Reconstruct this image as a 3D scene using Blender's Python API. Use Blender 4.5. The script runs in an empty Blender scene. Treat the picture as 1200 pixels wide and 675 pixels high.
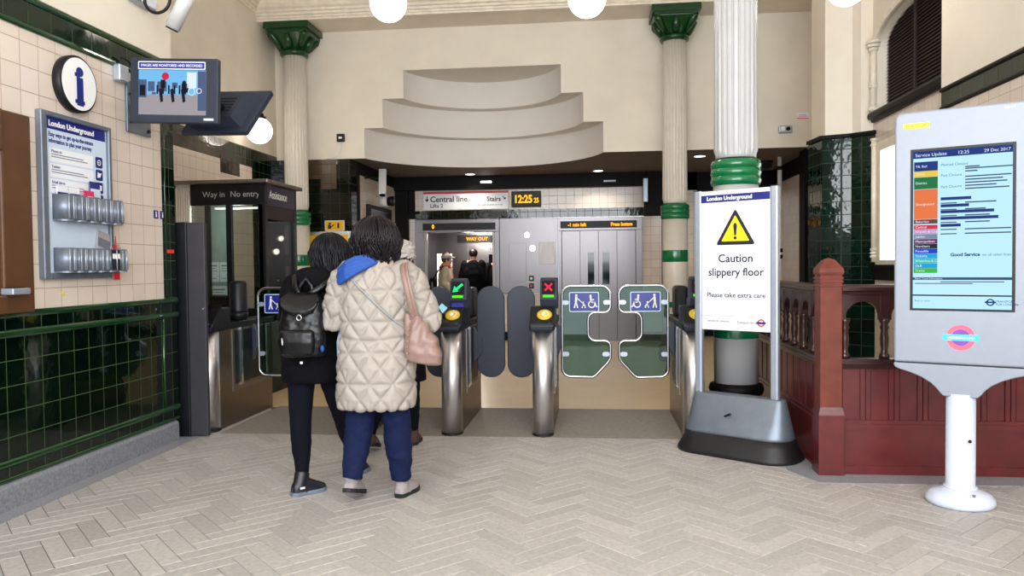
import bpy, bmesh, math, random
from mathutils import Matrix, Vector, noise
random.seed(7)
SC = bpy.context.scene
COL = SC.collection
R = math.radians

# ------------------------------------------------------------------ camera
cam_d = bpy.data.cameras.new('camera'); cam = bpy.data.objects.new('camera', cam_d); COL.objects.link(cam)
cam_d.sensor_fit = 'HORIZONTAL'; cam_d.sensor_width = 36.0; cam_d.lens = 27.0; cam_d.clip_start = 0.05
cam.matrix_world = (Matrix.Translation((0, 0, 1.4)) @ Matrix.Rotation(R(6.05), 4, 'Z')
                    @ Matrix.Rotation(R(90 - 1.66), 4, 'X') @ Matrix.Rotation(R(-0.6), 4, 'Z'))
SC.camera = cam
# ------------------------------------------------------------------ world, lights, exposure
SC.view_settings.view_transform = 'Standard'; SC.view_settings.look = 'None'
SC.view_settings.gamma = 1.0; SC.view_settings.use_curve_mapping = False
SC.view_settings.exposure = 0.2
wd = bpy.data.worlds.new('daylight'); SC.world = wd; wd.use_nodes = True
wd.node_tree.nodes['Background'].inputs[0].default_value = (0.86, 0.93, 1.0, 1)
wd.node_tree.nodes['Background'].inputs[1].default_value = 2.3

def area(name, loc, rot, sx, sy, power, col=(1, 1, 1), portal=False):
    d = bpy.data.lights.new(name, 'AREA'); d.shape = 'RECTANGLE'; d.size = sx; d.size_y = sy; d.energy = power; d.color = col
    o = bpy.data.objects.new(name, d); COL.objects.link(o); o.location = loc; o.rotation_euler = rot
    if portal: d.cycles.is_portal = True
    return o
def point(name, loc, power, col, r):
    d = bpy.data.lights.new(name, 'POINT'); d.energy = power; d.color = col; d.shadow_soft_size = r
    o = bpy.data.objects.new(name, d); COL.objects.link(o); o.location = loc
    return o
def spot(name, loc, power, col, ang, r=.06):
    d = bpy.data.lights.new(name, 'SPOT'); d.energy = power; d.color = col; d.spot_size = R(ang); d.spot_blend = .6; d.shadow_soft_size = r
    o = bpy.data.objects.new(name, d); COL.objects.link(o); o.location = loc
    return o
# street daylight through the wide open entrance behind the camera
area('entrance_portal', (0, -1.6, 2.3), (R(90), 0, 0), 6.4, 4.6, 1, portal=True)
area('entrance_daylight', (0, -1.5, 3.0), (R(96), 0, 0), 6.0, 3.0, 400, (0.95, 0.98, 1.0))
WARM = (1.0, 0.88, 0.72); PENDC = (1.0, 0.93, 0.82)

# ------------------------------------------------------------------ materials
def lin(c):
    return tuple(((v / 255) / 12.92 if v / 255 <= .04045 else ((v / 255 + .055) / 1.055) ** 2.4) for v in c)
def rgba(c): return (*lin(c), 1)
MATS = {}
def M(name, col, rough=.5, metal=0, emit=0, ecol=None, nz=None, bump=None, alpha=None, spec=None, coat=0):
    m = bpy.data.materials.new(name); m.use_nodes = True; MATS[name] = m
    nt = m.node_tree; b = nt.nodes['Principled BSDF']
    b.inputs['Base Color'].default_value = rgba(col); b.inputs['Roughness'].default_value = rough; b.inputs['Metallic'].default_value = metal
    if spec is not None: b.inputs['Specular IOR Level'].default_value = spec
    if coat: b.inputs['Coat Weight'].default_value = coat; b.inputs['Coat Roughness'].default_value = .08
    if emit:
        b.inputs['Emission Color'].default_value = rgba(ecol or col); b.inputs['Emission Strength'].default_value = emit
    tc = nt.nodes.new('ShaderNodeTexCoord')
    if nz is None: nz = (9, .10)
    if nz and not emit:
        n = nt.nodes.new('ShaderNodeTexNoise'); n.inputs['Scale'].default_value = nz[0]; n.inputs['Detail'].default_value = 4
        nt.links.new(tc.outputs['Object'], n.inputs['Vector'])
        r = nt.nodes.new('ShaderNodeMapRange'); r.inputs[1].default_value = .3; r.inputs[2].default_value = .7
        r.inputs[3].default_value = 1 - nz[1]; r.inputs[4].default_value = 1 + nz[1]
        nt.links.new(n.outputs[0], r.inputs[0])
        mx = nt.nodes.new('ShaderNodeVectorMath'); mx.operation = 'SCALE'; mx.inputs[0].default_value = lin(col)
        nt.links.new(r.outputs[0], mx.inputs['Scale']); nt.links.new(mx.outputs[0], b.inputs['Base Color'])
    if bump:
        n2 = nt.nodes.new('ShaderNodeTexNoise'); n2.inputs['Scale'].default_value = bump[0]; n2.inputs['Detail'].default_value = 3
        nt.links.new(tc.outputs['Object'], n2.inputs['Vector'])
        bp = nt.nodes.new('ShaderNodeBump'); bp.inputs['Strength'].default_value = bump[1]; bp.inputs['Distance'].default_value = .01
        nt.links.new(n2.outputs[0], bp.inputs['Height']); nt.links.new(bp.outputs[0], b.inputs['Normal'])
    return m
def tile(name, ax, w, h, c1, c2, grout, rough, mortar=.004, offv=0.0, offu=0.0, wob=0.0, spec=.5):
    """glazed wall tiles laid in a square grid; ax = horizontal world axis of the wall"""
    m = bpy.data.materials.new(name); m.use_nodes = True; MATS[name] = m; nt = m.node_tree; b = nt.nodes['Principled BSDF']
    tc = nt.nodes.new('ShaderNodeTexCoord'); sx = nt.nodes.new('ShaderNodeSeparateXYZ'); cb = nt.nodes.new('ShaderNodeCombineXYZ')
    nt.links.new(tc.outputs['Object'], sx.inputs[0])
    ad = nt.nodes.new('ShaderNodeMath'); ad.inputs[1].default_value = offu; nt.links.new(sx.outputs[ax], ad.inputs[0])
    av = nt.nodes.new('ShaderNodeMath'); av.inputs[1].default_value = offv; nt.links.new(sx.outputs[2], av.inputs[0])
    nt.links.new(ad.outputs[0], cb.inputs[0]); nt.links.new(av.outputs[0], cb.inputs[1])
    br = nt.nodes.new('ShaderNodeTexBrick'); br.offset = 0; br.squash = 1
    nt.links.new(cb.outputs[0], br.inputs['Vector'])
    for k, v in (('Scale', 1), ('Mortar Size', mortar), ('Mortar Smooth', .1), ('Bias', 0), ('Brick Width', w), ('Row Height', h)): br.inputs[k].default_value = v
    br.inputs['Color1'].default_value = rgba(c1); br.inputs['Color2'].default_value = rgba(c2); br.inputs['Mortar'].default_value = rgba(grout)
    nt.links.new(br.outputs['Color'], b.inputs['Base Color'])
    mr = nt.nodes.new('ShaderNodeMapRange'); mr.inputs[3].default_value = rough; mr.inputs[4].default_value = .7
    nt.links.new(br.outputs['Fac'], mr.inputs[0]); nt.links.new(mr.outputs[0], b.inputs['Roughness'])
    b.inputs['Specular IOR Level'].default_value = spec
    bp = nt.nodes.new('ShaderNodeBump'); bp.invert = True; bp.inputs['Strength'].default_value = .5; bp.inputs['Distance'].default_value = .003
    nt.links.new(br.outputs['Fac'], bp.inputs['Height'])
    n = nt.nodes.new('ShaderNodeTexNoise'); n.inputs['Scale'].default_value = 9; nt.links.new(tc.outputs['Object'], n.inputs['Vector'])
    b2 = nt.nodes.new('ShaderNodeBump'); b2.inputs['Strength'].default_value = .25 + wob; b2.inputs['Distance'].default_value = .004
    nt.links.new(n.outputs[0], b2.inputs['Height']); nt.links.new(bp.outputs[0], b2.inputs['Normal']); nt.links.new(b2.outputs[0], b.inputs['Normal'])
    return m
def glassmat(name, tint, refl=.12, rough=.02):
    m = bpy.data.materials.new(name); m.use_nodes = True; MATS[name] = m; nt = m.node_tree
    out = nt.nodes['Material Output']; nt.nodes.remove(nt.nodes['Principled BSDF'])
    t = nt.nodes.new('ShaderNodeBsdfTransparent'); t.inputs[0].default_value = rgba(tint)
    g = nt.nodes.new('ShaderNodeBsdfGlossy'); g.inputs['Roughness'].default_value = rough
    lw = nt.nodes.new('ShaderNodeFresnel'); lw.inputs[0].default_value = 1.5
    a = nt.nodes.new('ShaderNodeMath'); a.operation = 'MULTIPLY_ADD'; a.inputs[1].default_value = .9; a.inputs[2].default_value = refl - .04
    nt.links.new(lw.outputs[0], a.inputs[0]); mx = nt.nodes.new('ShaderNodeMixShader')
    nt.links.new(a.outputs[0], mx.inputs[0]); nt.links.new(t.outputs[0], mx.inputs[1]); nt.links.new(g.outputs[0], mx.inputs[2]); nt.links.new(mx.outputs[0], out.inputs[0])
    return m
def brushed(name, col, rough=.3, sc=(60, 60, 1.5), amt=.12):
    m = M(name, col, rough, 1.0, nz=False); nt = m.node_tree; b = nt.nodes['Principled BSDF']
    tc = nt.nodes.new('ShaderNodeTexCoord'); mp = nt.nodes.new('ShaderNodeMapping'); mp.inputs['Scale'].default_value = sc
    n = nt.nodes.new('ShaderNodeTexNoise'); n.inputs['Scale'].default_value = 3; n.inputs['Detail'].default_value = 3
    nt.links.new(tc.outputs['Object'], mp.inputs[0]); nt.links.new(mp.outputs[0], n.inputs['Vector'])
    r = nt.nodes.new('ShaderNodeMapRange'); r.inputs[3].default_value = rough - amt; r.inputs[4].default_value = rough + amt
    nt.links.new(n.outputs[0], r.inputs[0]); nt.links.new(r.outputs[0], b.inputs['Roughness'])
    return m
M('plaster', (230, 221, 206), .7, nz=(2.2, .05), bump=(30, .12))
M('plaster_niche', (226, 221, 215), .75, nz=(2.2, .03))
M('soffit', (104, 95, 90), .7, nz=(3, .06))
M('cornice', (232, 222, 205), .6)
M('black_paint', (9, 8, 9), .55, spec=.15); M('dark_trim', (20, 18, 17), .5, spec=.25)
CREAM = ((223, 209, 197), (216, 201, 188), (170, 152, 138))
GREEN = ((4, 20, 10), (3, 14, 7), (52, 80, 42))
tile('cream_tile_side', 1, .155, .15, *CREAM, .16, .0028, offv=-1.14 + .15 * 8, offu=.02)
tile('cream_tile_back', 0, .155, .15, *CREAM, .16, .0028, offv=.01, offu=.03)
tile('green_tile_side', 1, .148, .15, *GREEN, .05, .0028, offv=.03, offu=.0)
tile('green_tile_back', 0, .15, .15, (8, 20, 10), (14, 16, 9), (26, 34, 20), .08, .003, wob=.3)
tile('green_tile_pier', 1, .12, .15, (6, 34, 24), (4, 22, 14), (20, 40, 28), .06, .004, wob=.5)
tile('green_band', 1, .2, 5, (14, 36, 20), (10, 28, 15), (44, 60, 36), .1, .004)
tile('stained_tile', 1, .155, .15, (70, 52, 30), (28, 22, 14), (30, 24, 16), .12, .004, wob=.5)
tile('stained_tile_back', 0, .155, .15, (84, 66, 46), (60, 46, 32), (40, 32, 22), .3, .004, wob=.5)
M('green_glaze', (18, 58, 28), .1, coat=.5); M('green_paint', (10, 58, 24), .25); M('ring_green', (0, 108, 62), .2, coat=.5)
M('column_white', (216, 208, 196), .35, nz=(5, .04)); M('column_bright', (188, 187, 187), .3, nz=(5, .03))
M('granite', (128, 130, 138), .6, nz=(60, .25)); M('granite_floor', (140, 140, 146), .5, nz=(80, .2))
M('grout', (98, 88, 80), .9); M('screed', (214, 190, 152), .32, nz=(4, .05))
mp_ = M('paver', (178, 172, 168), .5, nz=(40, .14), bump=(140, .25))
# each paver has its own slight shade
nt = mp_.node_tree; b = nt.nodes['Principled BSDF']; geo = nt.nodes.new('ShaderNodeNewGeometry'); src = b.inputs['Base Color'].links[0].from_socket
rr = nt.nodes.new('ShaderNodeMapRange'); rr.inputs[3].default_value = .88; rr.inputs[4].default_value = 1.06; nt.links.new(geo.outputs['Random Per Island'], rr.inputs[0])
sc_ = nt.nodes.new('ShaderNodeVectorMath'); sc_.operation = 'SCALE'; nt.links.new(src, sc_.inputs[0]); nt.links.new(rr.outputs[0], sc_.inputs['Scale']); nt.links.new(sc_.outputs[0], b.inputs['Base Color'])
M('mat_rubber', (126, 116, 106), .55, nz=(30, .15))
brushed('steel', (226, 224, 228), .34, (60, 60, 1), .05); brushed('steel_lift', (116, 112, 114), .3, (60, 60, 1.0), .05); brushed('steel_dull', (140, 134, 130), .4)
brushed('steel_warm', (132, 118, 106), .38)
M('chrome', (200, 200, 204), .2, 1.0, nz=False); M('alu', (176, 184, 198), .38, .6, nz=(20, .04)); M('alu_dark', (116, 124, 136), .4, .5)
M('plastic_black', (15, 17, 22), .42, spec=.3); M('plastic_navy', (40, 46, 60), .45, spec=.3); M('paddle', (40, 46, 62), .45, nz=(70, .12), bump=(200, .1))
M('rubber', (16, 16, 17), .5); M('yellow', (216, 184, 40), .35, nz=False); M('white', (240, 240, 240), .5, nz=False)
M('poster_white', (236, 239, 246), .4, nz=False); M('poster_pale', (204, 220, 238), .35, nz=False); M('navy_print', (24, 32, 120), .4, nz=False)
M('ink', (24, 26, 40), .5, nz=False); M('ink_grey', (110, 116, 130), .5, nz=False); M('red_print', (206, 34, 44), .4, nz=False); M('sign_yellow', (240, 226, 30), .4, nz=False)
M('blue_sign', (20, 34, 132), .3, nz=False); M('kiosk_grey', (142, 148, 160), .4, .1, nz=(20, .02)); M('kiosk_white', (206, 214, 230), .3, nz=(14, .03))
M('oak_dark', (52, 22, 22), .28, nz=(14, .25), coat=.3); M('wood_red', (92, 30, 32), .3, nz=(10, .2), coat=.15); M('wood_newel', (108, 54, 42), .5, nz=(12, .18), spec=.25); M('wood_brown', (84, 54, 30), .45, nz=(10, .12))
M('void', (6, 6, 7), .9, nz=False)
glassmat('gate_glass', (150, 190, 172), .07); glassmat('booth_glass', (222, 230, 228), .05)
for n_, c_, e_ in (('glow_globe', (255, 247, 232), 2.6), ('glow_window', (250, 252, 255), 2.2), ('glow_lamp', (255, 248, 235), 5), ('led_amber', (255, 150, 20), 2.2),
                 ('led_green', (20, 240, 130), 1.3), ('led_lime', (90, 235, 20), 1.2), ('led_red', (255, 30, 70), 1.4), ('screen_pale', (186, 232, 252), .95), ('screen_white', (225, 240, 255), .9),
                 ('scr_navy', (10, 48, 130), .8), ('scr_orange', (236, 120, 64), .85), ('scr_yellow', (240, 205, 70), .85), ('scr_green', (16, 120, 62), .8), ('scr_brown', (120, 60, 46), .8),
                 ('scr_red', (214, 40, 74), .85), ('scr_pink', (205, 150, 205), .85), ('scr_grey', (120, 140, 165), .85), ('scr_purple', (120, 30, 100), .85), ('scr_black', (26, 30, 40), .8),
                 ('scr_blue', (14, 60, 200), .85), ('scr_cyan', (20, 165, 220), .85), ('scr_teal', (50, 196, 190), .85), ('scr_lime', (60, 190, 60), .85), ('scr_text', (70, 100, 130), .5),
                 ('scr_floor', (170, 164, 170), .8), ('scr_sky', (120, 190, 240), .9), ('scr_dark', (24, 30, 48), .6), ('scr_mid', (90, 110, 150), .7), ('lit_notice', (250, 240, 220), .9),
                 ('roundel_pink', (240, 90, 110), .8), ('roundel_blue', (60, 190, 245), .9), ('lift_strip', (255, 250, 240), 1.3), ('purple_lcd', (70, 70, 170), .7)):
    M(n_, (5, 5, 6) if n_.startswith(('led', 'scr', 'purple')) else c_, .5, emit=e_, ecol=c_, spec=.08)
# fabrics, skin, hair
M('coat_cream', (157, 148, 139), .55, nz=(12, .05), bump=(120, .12)); M('coat_knit', (170, 152, 140), .85, nz=(40, .15), bump=(160, .6))
M('cloth_black', (9, 9, 12), .85, spec=.12, nz=(30, .2), bump=(90, .25)); M('leggings', (13, 15, 24), .9, spec=.12); M('navy_trouser', (15, 25, 60), .85, spec=.2, nz=(40, .15), bump=(120, .15))
M('leather_black', (9, 9, 12), .3, spec=.35, nz=(20, .2), bump=(26, .35)); M('shoe_black', (20, 22, 30), .4); M('sole_grey', (110, 118, 134), .6); M('sole_black', (20, 20, 24), .6)
M('boot_grey', (150, 142, 142), .75); M('boot_brown', (74, 52, 46), .85); M('pink_leather', (136, 108, 100), .42, nz=(20, .06), bump=(24, .25)); M('blue_scarf', (20, 68, 146), .7, nz=(30, .1), bump=(60, .3))
M('grey_strap', (150, 150, 152), .5); M('grey_bag', (176, 186, 200), .55); M('hair_dark', (20, 14, 19), .42, spec=.3, nz=(60, .3)); M('hair_black', (11, 10, 16), .45, spec=.25, nz=(60, .3)); M('hair_brown', (62, 44, 34), .5)
M('hat_knit', (186, 178, 172), .9, nz=(60, .15), bump=(150, .8)); M('skin', (206, 150, 124), .5, nz=(20, .05)); M('tan_coat', (150, 118, 84), .75); M('beige_jacket', (186, 174, 148), .7)
M('cap_grey', (170, 162, 150), .8); M('red_scarf', (190, 44, 40), .8); M('card_blue', (150, 210, 232), .3, nz=False); M('jeans', (40, 48, 66), .8)
# ------------------------------------------------------------------ builders
INV = {}
def tag(o, label=None, cat=None, group=None, kind=None):
    if label: o['label'] = label
    if cat: o['category'] = cat
    if group: o['group'] = group
    if kind: o['kind'] = kind
    return o
def thing(name, label, cat, loc=(0, 0, 0), rz=0, group=None):
    o = bpy.data.objects.new(name, None); COL.objects.link(o); o.empty_display_size = .1
    o.location = loc; o.rotation_euler = (0, 0, rz); tag(o, label, cat, group)
    INV[o] = (Matrix.Translation(loc) @ Matrix.Rotation(rz, 4, 'Z')).inverted()
    return o
class MB:
    """collects shapes; build() links them as one mesh object"""
    def __init__(s): s.bm = bmesh.new(); s.mi = 0
    def _f(s, vs, smooth=False):
        try: f = s.bm.faces.new(vs)
        except ValueError: return
        f.smooth = smooth; f.material_index = s.mi
    def poly(s, pts, smooth=False):
        s._f([s.bm.verts.new(p) for p in pts], smooth); return s
    def box(s, a, b, bev=0):
        x0, y0, z0 = (min(a[i], b[i]) for i in range(3)); x1, y1, z1 = (max(a[i], b[i]) for i in range(3))
        v = [s.bm.verts.new((x, y, z)) for z in (z0, z1) for y in (y0, y1) for x in (x0, x1)]
        fs = []
        for q in ((0, 2, 3, 1), (4, 5, 7, 6), (0, 1, 5, 4), (1, 3, 7, 5), (3, 2, 6, 7), (2, 0, 4, 6)):
            f = s.bm.faces.new([v[i] for i in q]); f.material_index = s.mi; fs.append(f)
        if bev:
            es = list({e for f in fs for e in f.edges})
            r = bmesh.ops.bevel(s.bm, geom=es, offset=bev, segments=2, affect='EDGES', profile=.5)
            for f in r['faces']: f.material_index = s.mi
        return s
    def rings(s, rings, cap=True, smooth=True, closed=True):
        rv = [[s.bm.verts.new(p) for p in r] for r in rings]; n = len(rv[0])
        for a, b in zip(rv, rv[1:]):
            for i in range(n if closed else n - 1):
                j = (i + 1) % n; s._f([a[i], a[j], b[j], b[i]], smooth)
        if cap: s._f(rv[0][::-1]); s._f(rv[-1])
        return s
    def lathe(s, prof, o=(0, 0, 0), n=24, axis='Z', smooth=True, mod=None, cap=True):
        rs = []
        for r, z in prof:
            rg = []
            for i in range(n):
                a = 2 * math.pi * i / n; rr_ = r * (mod(a, z) if mod else 1); c, d = rr_ * math.cos(a), rr_ * math.sin(a)
                p = (c, d, z) if axis == 'Z' else ((z, c, d) if axis == 'X' else (d, z, c))
                rg.append((p[0] + o[0], p[1] + o[1], p[2] + o[2]))
            rs.append(rg)
        return s.rings(rs, smooth=smooth, cap=cap)
    def tube(s, pts, r, n=10, caps=True, closed=False, flat=1.0, up=(0, 0, 1), rnd=False):
        P = [Vector(p) for p in pts]; rad = r if isinstance(r, (list, tuple)) else [r] * len(P)
        if rnd:    # rounded ends
            d0 = (P[0] - P[1]).normalized(); d1 = (P[-1] - P[-2]).normalized(); r0, r1 = rad[0], rad[-1]
            P = [P[0] + d0 * r0 * .97, P[0] + d0 * r0 * .75] + P + [P[-1] + d1 * r1 * .75, P[-1] + d1 * r1 * .97]
            rad = [r0 * .25, r0 * .68] + list(rad) + [r1 * .68, r1 * .25]
        rs = []; prevn = None
        for i, p in enumerate(P):
            if closed: t = (P[(i + 1) % len(P)] - P[i - 1]).normalized()
            else: t = (P[min(i + 1, len(P) - 1)] - P[max(i - 1, 0)]).normalized()
            if prevn is None:
                u = Vector(up)
                if abs(u.dot(t)) > .95: u = Vector((1, 0, 0)) if abs(t.x) < .9 else Vector((0, 1, 0))
                nn = (u - t * u.dot(t)).normalized()
            else: nn = (prevn - t * prevn.dot(t)).normalized()
            prevn = nn; bb = t.cross(nn)
            rs.append([tuple(p + nn * math.cos(2 * math.pi * k / n) * rad[i] * flat + bb * math.sin(2 * math.pi * k / n) * rad[i]) for k in range(n)])
        if closed: rs.append(rs[0]); return s.rings(rs, cap=False)
        return s.rings(rs, cap=caps)
    def ball(s, c, r, n=16, m=10):
        rx, ry, rz = r if isinstance(r, (tuple, list)) else (r, r, r)
        rs = []
        for j in range(1, m):
            t = math.pi * j / m - math.pi / 2
            rs.append([(c[0] + rx * math.cos(t) * math.cos(2 * math.pi * i / n), c[1] + ry * math.cos(t) * math.sin(2 * math.pi * i / n), c[2] + rz * math.sin(t)) for i in range(n)])
        return s.rings(rs)
    def prism(s, pts2, f, d0, d1, smooth=False):
        """extrude a 2D outline; f(u, v, d) -> xyz"""
        return s.rings([[f(u, v, d0) for u, v in pts2], [f(u, v, d1) for u, v in pts2]], smooth=smooth)
    def xf(s, m):
        s.bm.transform(m); return s
    def build(s, name, mat, parent=None, world=False, bev=0, kind=None, smooth_ang=None, weld=0):
        bm = s.bm
        if weld: bmesh.ops.remove_doubles(bm, verts=bm.verts, dist=weld)
        bmesh.ops.recalc_face_normals(bm, faces=bm.faces)
        if world and parent is not None: bm.transform(INV[parent])
        me = bpy.data.meshes.new(name)
        loc = None
        if parent is None and kind != 'structure' and bm.verts:
            xs = [v.co.x for v in bm.verts]; ys = [v.co.y for v in bm.verts]; zs = [v.co.z for v in bm.verts]
            loc = Vector(((min(xs) + max(xs)) / 2, (min(ys) + max(ys)) / 2, min(zs))); bm.transform(Matrix.Translation(-loc))
        bm.to_mesh(me); bm.free()
        for q in (mat if isinstance(mat, (list, tuple)) else [mat]): me.materials.append(MATS[q] if isinstance(q, str) else q)
        o = bpy.data.objects.new(name, me); COL.objects.link(o)
        if loc is not None: o.location = loc
        if parent is not None: o.parent = parent; INV[o] = INV.get(parent, Matrix.Identity(4))
        else: INV[o] = Matrix.Translation(-loc) if loc is not None else Matrix.Identity(4)
        if bev:
            md = o.modifiers.new('bevel', 'BEVEL'); md.width = bev; md.segments = 2; md.limit_method = 'ANGLE'; md.angle_limit = R(40)
        if kind: o['kind'] = kind
        return o
def struct(name, mb, mat, **k): return mb.build(name, mat, None, kind='structure', **k)
def fused(mb, voxel, smooth=6, fac=.5):
    """melt overlapping closed shapes into one continuous surface"""
    me = bpy.data.meshes.new('tmp'); bmesh.ops.recalc_face_normals(mb.bm, faces=mb.bm.faces); mb.bm.to_mesh(me); mb.bm.free()
    o = bpy.data.objects.new('tmp', me); COL.objects.link(o)
    r = o.modifiers.new('r', 'REMESH'); r.mode = 'VOXEL'; r.voxel_size = voxel
    s = o.modifiers.new('s', 'SMOOTH'); s.iterations = smooth; s.factor = fac
    dg = bpy.context.evaluated_depsgraph_get(); me2 = bpy.data.meshes.new_from_object(o.evaluated_get(dg))
    out = MB(); out.bm.from_mesh(me2)
    for f in out.bm.faces: f.smooth = True
    bpy.data.objects.remove(o); bpy.data.meshes.remove(me); bpy.data.meshes.remove(me2)
    return out
def frame(o, u, v, n=None):
    u = Vector(u).normalized(); v = Vector(v).normalized(); n = u.cross(v)
    m = Matrix.Identity(4)
    for i in range(3): m[i][0] = u[i]; m[i][1] = v[i]; m[i][2] = n[i]; m[i][3] = o[i]
    return m
def text(name, s, size, mat, parent, fr, x=0, y=0, d=.0015, align='LEFT', wid=1.0, ext=.0006, world=True, bold=0):
    """lettering as a thin mesh lying on the face of frame fr (x right, y up, z out)"""
    c = bpy.data.curves.new(name, 'FONT'); c.body = s; c.size = size; c.align_x = align; c.extrude = ext; c.resolution_u = 3; c.offset = bold
    c.fill_mode = 'BOTH'
    o = bpy.data.objects.new(name, c); COL.objects.link(o)
    me = bpy.data.meshes.new_from_object(o.evaluated_get(bpy.context.evaluated_depsgraph_get())); bpy.data.objects.remove(o)
    mb = MB(); mb.bm.from_mesh(me); bpy.data.meshes.remove(me)
    mb.xf(fr @ Matrix.Translation((x, y, d)) @ Matrix.Diagonal((wid, 1, 1, 1)))
    return mb.build(name, mat, parent, world=world)
class FR:
    """flat shapes laid on a face: rectangles, discs, polygons"""
    def __init__(s, fr, d=.001, t=.0008): s.fr = fr; s.d = d; s.t = t; s.mb = MB()
    def P(s, u, v, d): return tuple(s.fr @ Vector((u, v, d)))
    def poly(s, pts, d=None):
        d = s.d if d is None else d; s.mb.prism(pts, s.P, d, d + s.t); return s
    def rect(s, x0, y0, x1, y1, r=0, d=None):
        return s.poly(rrect(x0, y0, x1, y1, r) if r else [(x0, y0), (x1, y0), (x1, y1), (x0, y1)], d)
    def disc(s, x, y, r, n=24, d=None, ry=None): return s.poly([(x + r * math.cos(2 * math.pi * i / n), y + (ry or r) * math.sin(2 * math.pi * i / n)) for i in range(n)], d)
    def bar(s, x0, y0, x1, y1, w, d=None):
        dx, dy = x1 - x0, y1 - y0; l = math.hypot(dx, dy); nx, ny = -dy / l * w / 2, dx / l * w / 2
        return s.poly([(x0 - nx, y0 - ny), (x1 - nx, y1 - ny), (x1 + nx, y1 + ny), (x0 + nx, y0 + ny)], d)
    def ring(s, x, y, r0, r1, n=32, d=None, a0=0, a1=360):
        d = s.d if d is None else d
        for i in range(n):
            a = R(a0 + (a1 - a0) * i / n); b = R(a0 + (a1 - a0) * (i + 1) / n)
            s.mb.prism([(x + r0 * math.cos(a), y + r0 * math.sin(a)), (x + r1 * math.cos(a), y + r1 * math.sin(a)), (x + r1 * math.cos(b), y + r1 * math.sin(b)), (x + r0 * math.cos(b), y + r0 * math.sin(b))], s.P, d, d + s.t)
        return s
    def build(s, name, mat, parent): return s.mb.build(name, mat, parent, world=True)
def rrect(x0, y0, x1, y1, r, n=5):
    out = []
    for cx, cy, a in ((x1 - r, y0 + r, -90), (x1 - r, y1 - r, 0), (x0 + r, y1 - r, 90), (x0 + r, y0 + r, 180)):
        out += [(cx + r * math.cos(R(a + 90 * i / n)), cy + r * math.sin(R(a + 90 * i / n))) for i in range(n + 1)]
    return out
def sweep_prof(mb, prof, a, b, out):
    """straight moulding: profile (out, up) swept from a to b"""
    o = Vector(out)
    mb.rings([[tuple(Vector(p) + o * q[0] + Vector((0, 0, q[1]))) for q in prof] for p in (a, b)], smooth=False)
def pictos(fr, x, y, s, kind):
    """white pictogram shapes of a person with a pushchair / wheelchair; x,y = ground point"""
    F_ = FR(fr, .0022)
    if kind in ('walk', 'walk_r'):
        k = 1 if kind == 'walk' else -1
        P = lambda u, v: (x + k * u * s, y + v * s)
        F_.disc(*P(0, .92), .085 * s, 12); F_.bar(*P(0, .82), *P(-.03, .42), .16 * s); F_.bar(*P(-.02, .45), *P(.1, 0), .085 * s); F_.bar(*P(-.04, .45), *P(-.15, 0), .085 * s)
        F_.bar(*P(.03, .74), *P(.3, .5), .06 * s)
        F_.bar(*P(.28, .52), *P(.62, .2), .05 * s); F_.disc(*P(.5, .42), .055 * s, 10); F_.bar(*P(.5, .36), *P(.52, .2), .1 * s); F_.bar(*P(.52, .2), *P(.68, .12), .06 * s); F_.bar(*P(.5, .22), *P(.42, .06), .05 * s); F_.disc(*P(.64, .04), .045 * s, 10); F_.disc(*P(.42, .04), .045 * s, 10)
    else:
        k = 1 if kind == 'chair' else -1
        P = lambda u, v: (x + k * u * s, y + v * s)
        F_.disc(*P(-.05, .88), .08 * s, 12); F_.bar(*P(-.05, .8), *P(0, .42), .12 * s); F_.bar(*P(0, .42), *P(.26, .42), .09 * s); F_.bar(*P(.25, .44), *P(.36, .08), .08 * s); F_.bar(*P(.34, .08), *P(.46, .1), .06 * s); F_.bar(*P(-.03, .62), *P(.2, .6), .06 * s)
        F_.ring(*P(.03, .26), .19 * s, .26 * s, 24)
    return F_
# ------------------------------------------------------------------ the setting
XL, XF, YC = -3.42, -4.9, 6.0          # near left wall, recessed left wall, corner between them
YB, YLIFT = 11.6, 14.3                 # back wall plane, lift front
XR, XW = 3.05, 3.15                    # near right wall, window wall
CEIL = 5.6
# floor: herringbone pavers to the gate line, smooth screed beyond
mb = MB(); mb.box((-6, -1.6, -.2), (4, 7.45, -.006)); mb.mi = 2; mb.box((-6, 7.45, -.2), (4, 17.2, 0)); mb.mi = 1
w, n = .098, 4
c45 = math.sqrt(.5)
def paver(i, j, a, b):
    g, ch = .0018, .0022
    def T(u, v, z):
        u *= w; v *= w
        return ((u - v) * c45 - .31, (u + v) * c45, z)
    gu = g / w; cu = (g + ch) / w
    out = [(i + gu, j + gu), (a - gu, j + gu), (a - gu, b - gu), (i + gu, b - gu)]; inn = [(i + cu, j + cu), (a - cu, j + cu), (a - cu, b - cu), (i + cu, b - cu)]
    P = [T(*p, -.0035) for p in out]
    xs = [p[0] for p in P]; ys = [p[1] for p in P]
    if max(xs) > 3.33 or min(xs) < -3.75 or max(ys) > 7.5 or min(ys) < .6: return
    lo = [mb.bm.verts.new(T(*p, -.006)) for p in out]; mid = [mb.bm.verts.new(p) for p in P]; top = [mb.bm.verts.new(T(*p, 0)) for p in inn]
    for k in range(4):
        q = (k + 1) % 4
        mb._f([lo[k], lo[q], mid[q], mid[k]]); mb._f([mid[k], mid[q], top[q], top[k]])
    mb._f(top)
for k in range(-60, 120):
    for m_ in range(-14, 15):
        i, j = k + 2 * n * m_, k
        paver(i, j, i + n, j + 1)
        paver(k + 2 * n * m_, k - 2 * n + 1, k + 2 * n * m_ + 1, k - n + 1)
struct('floor', mb, ['grout', 'paver', 'screed'])
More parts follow.
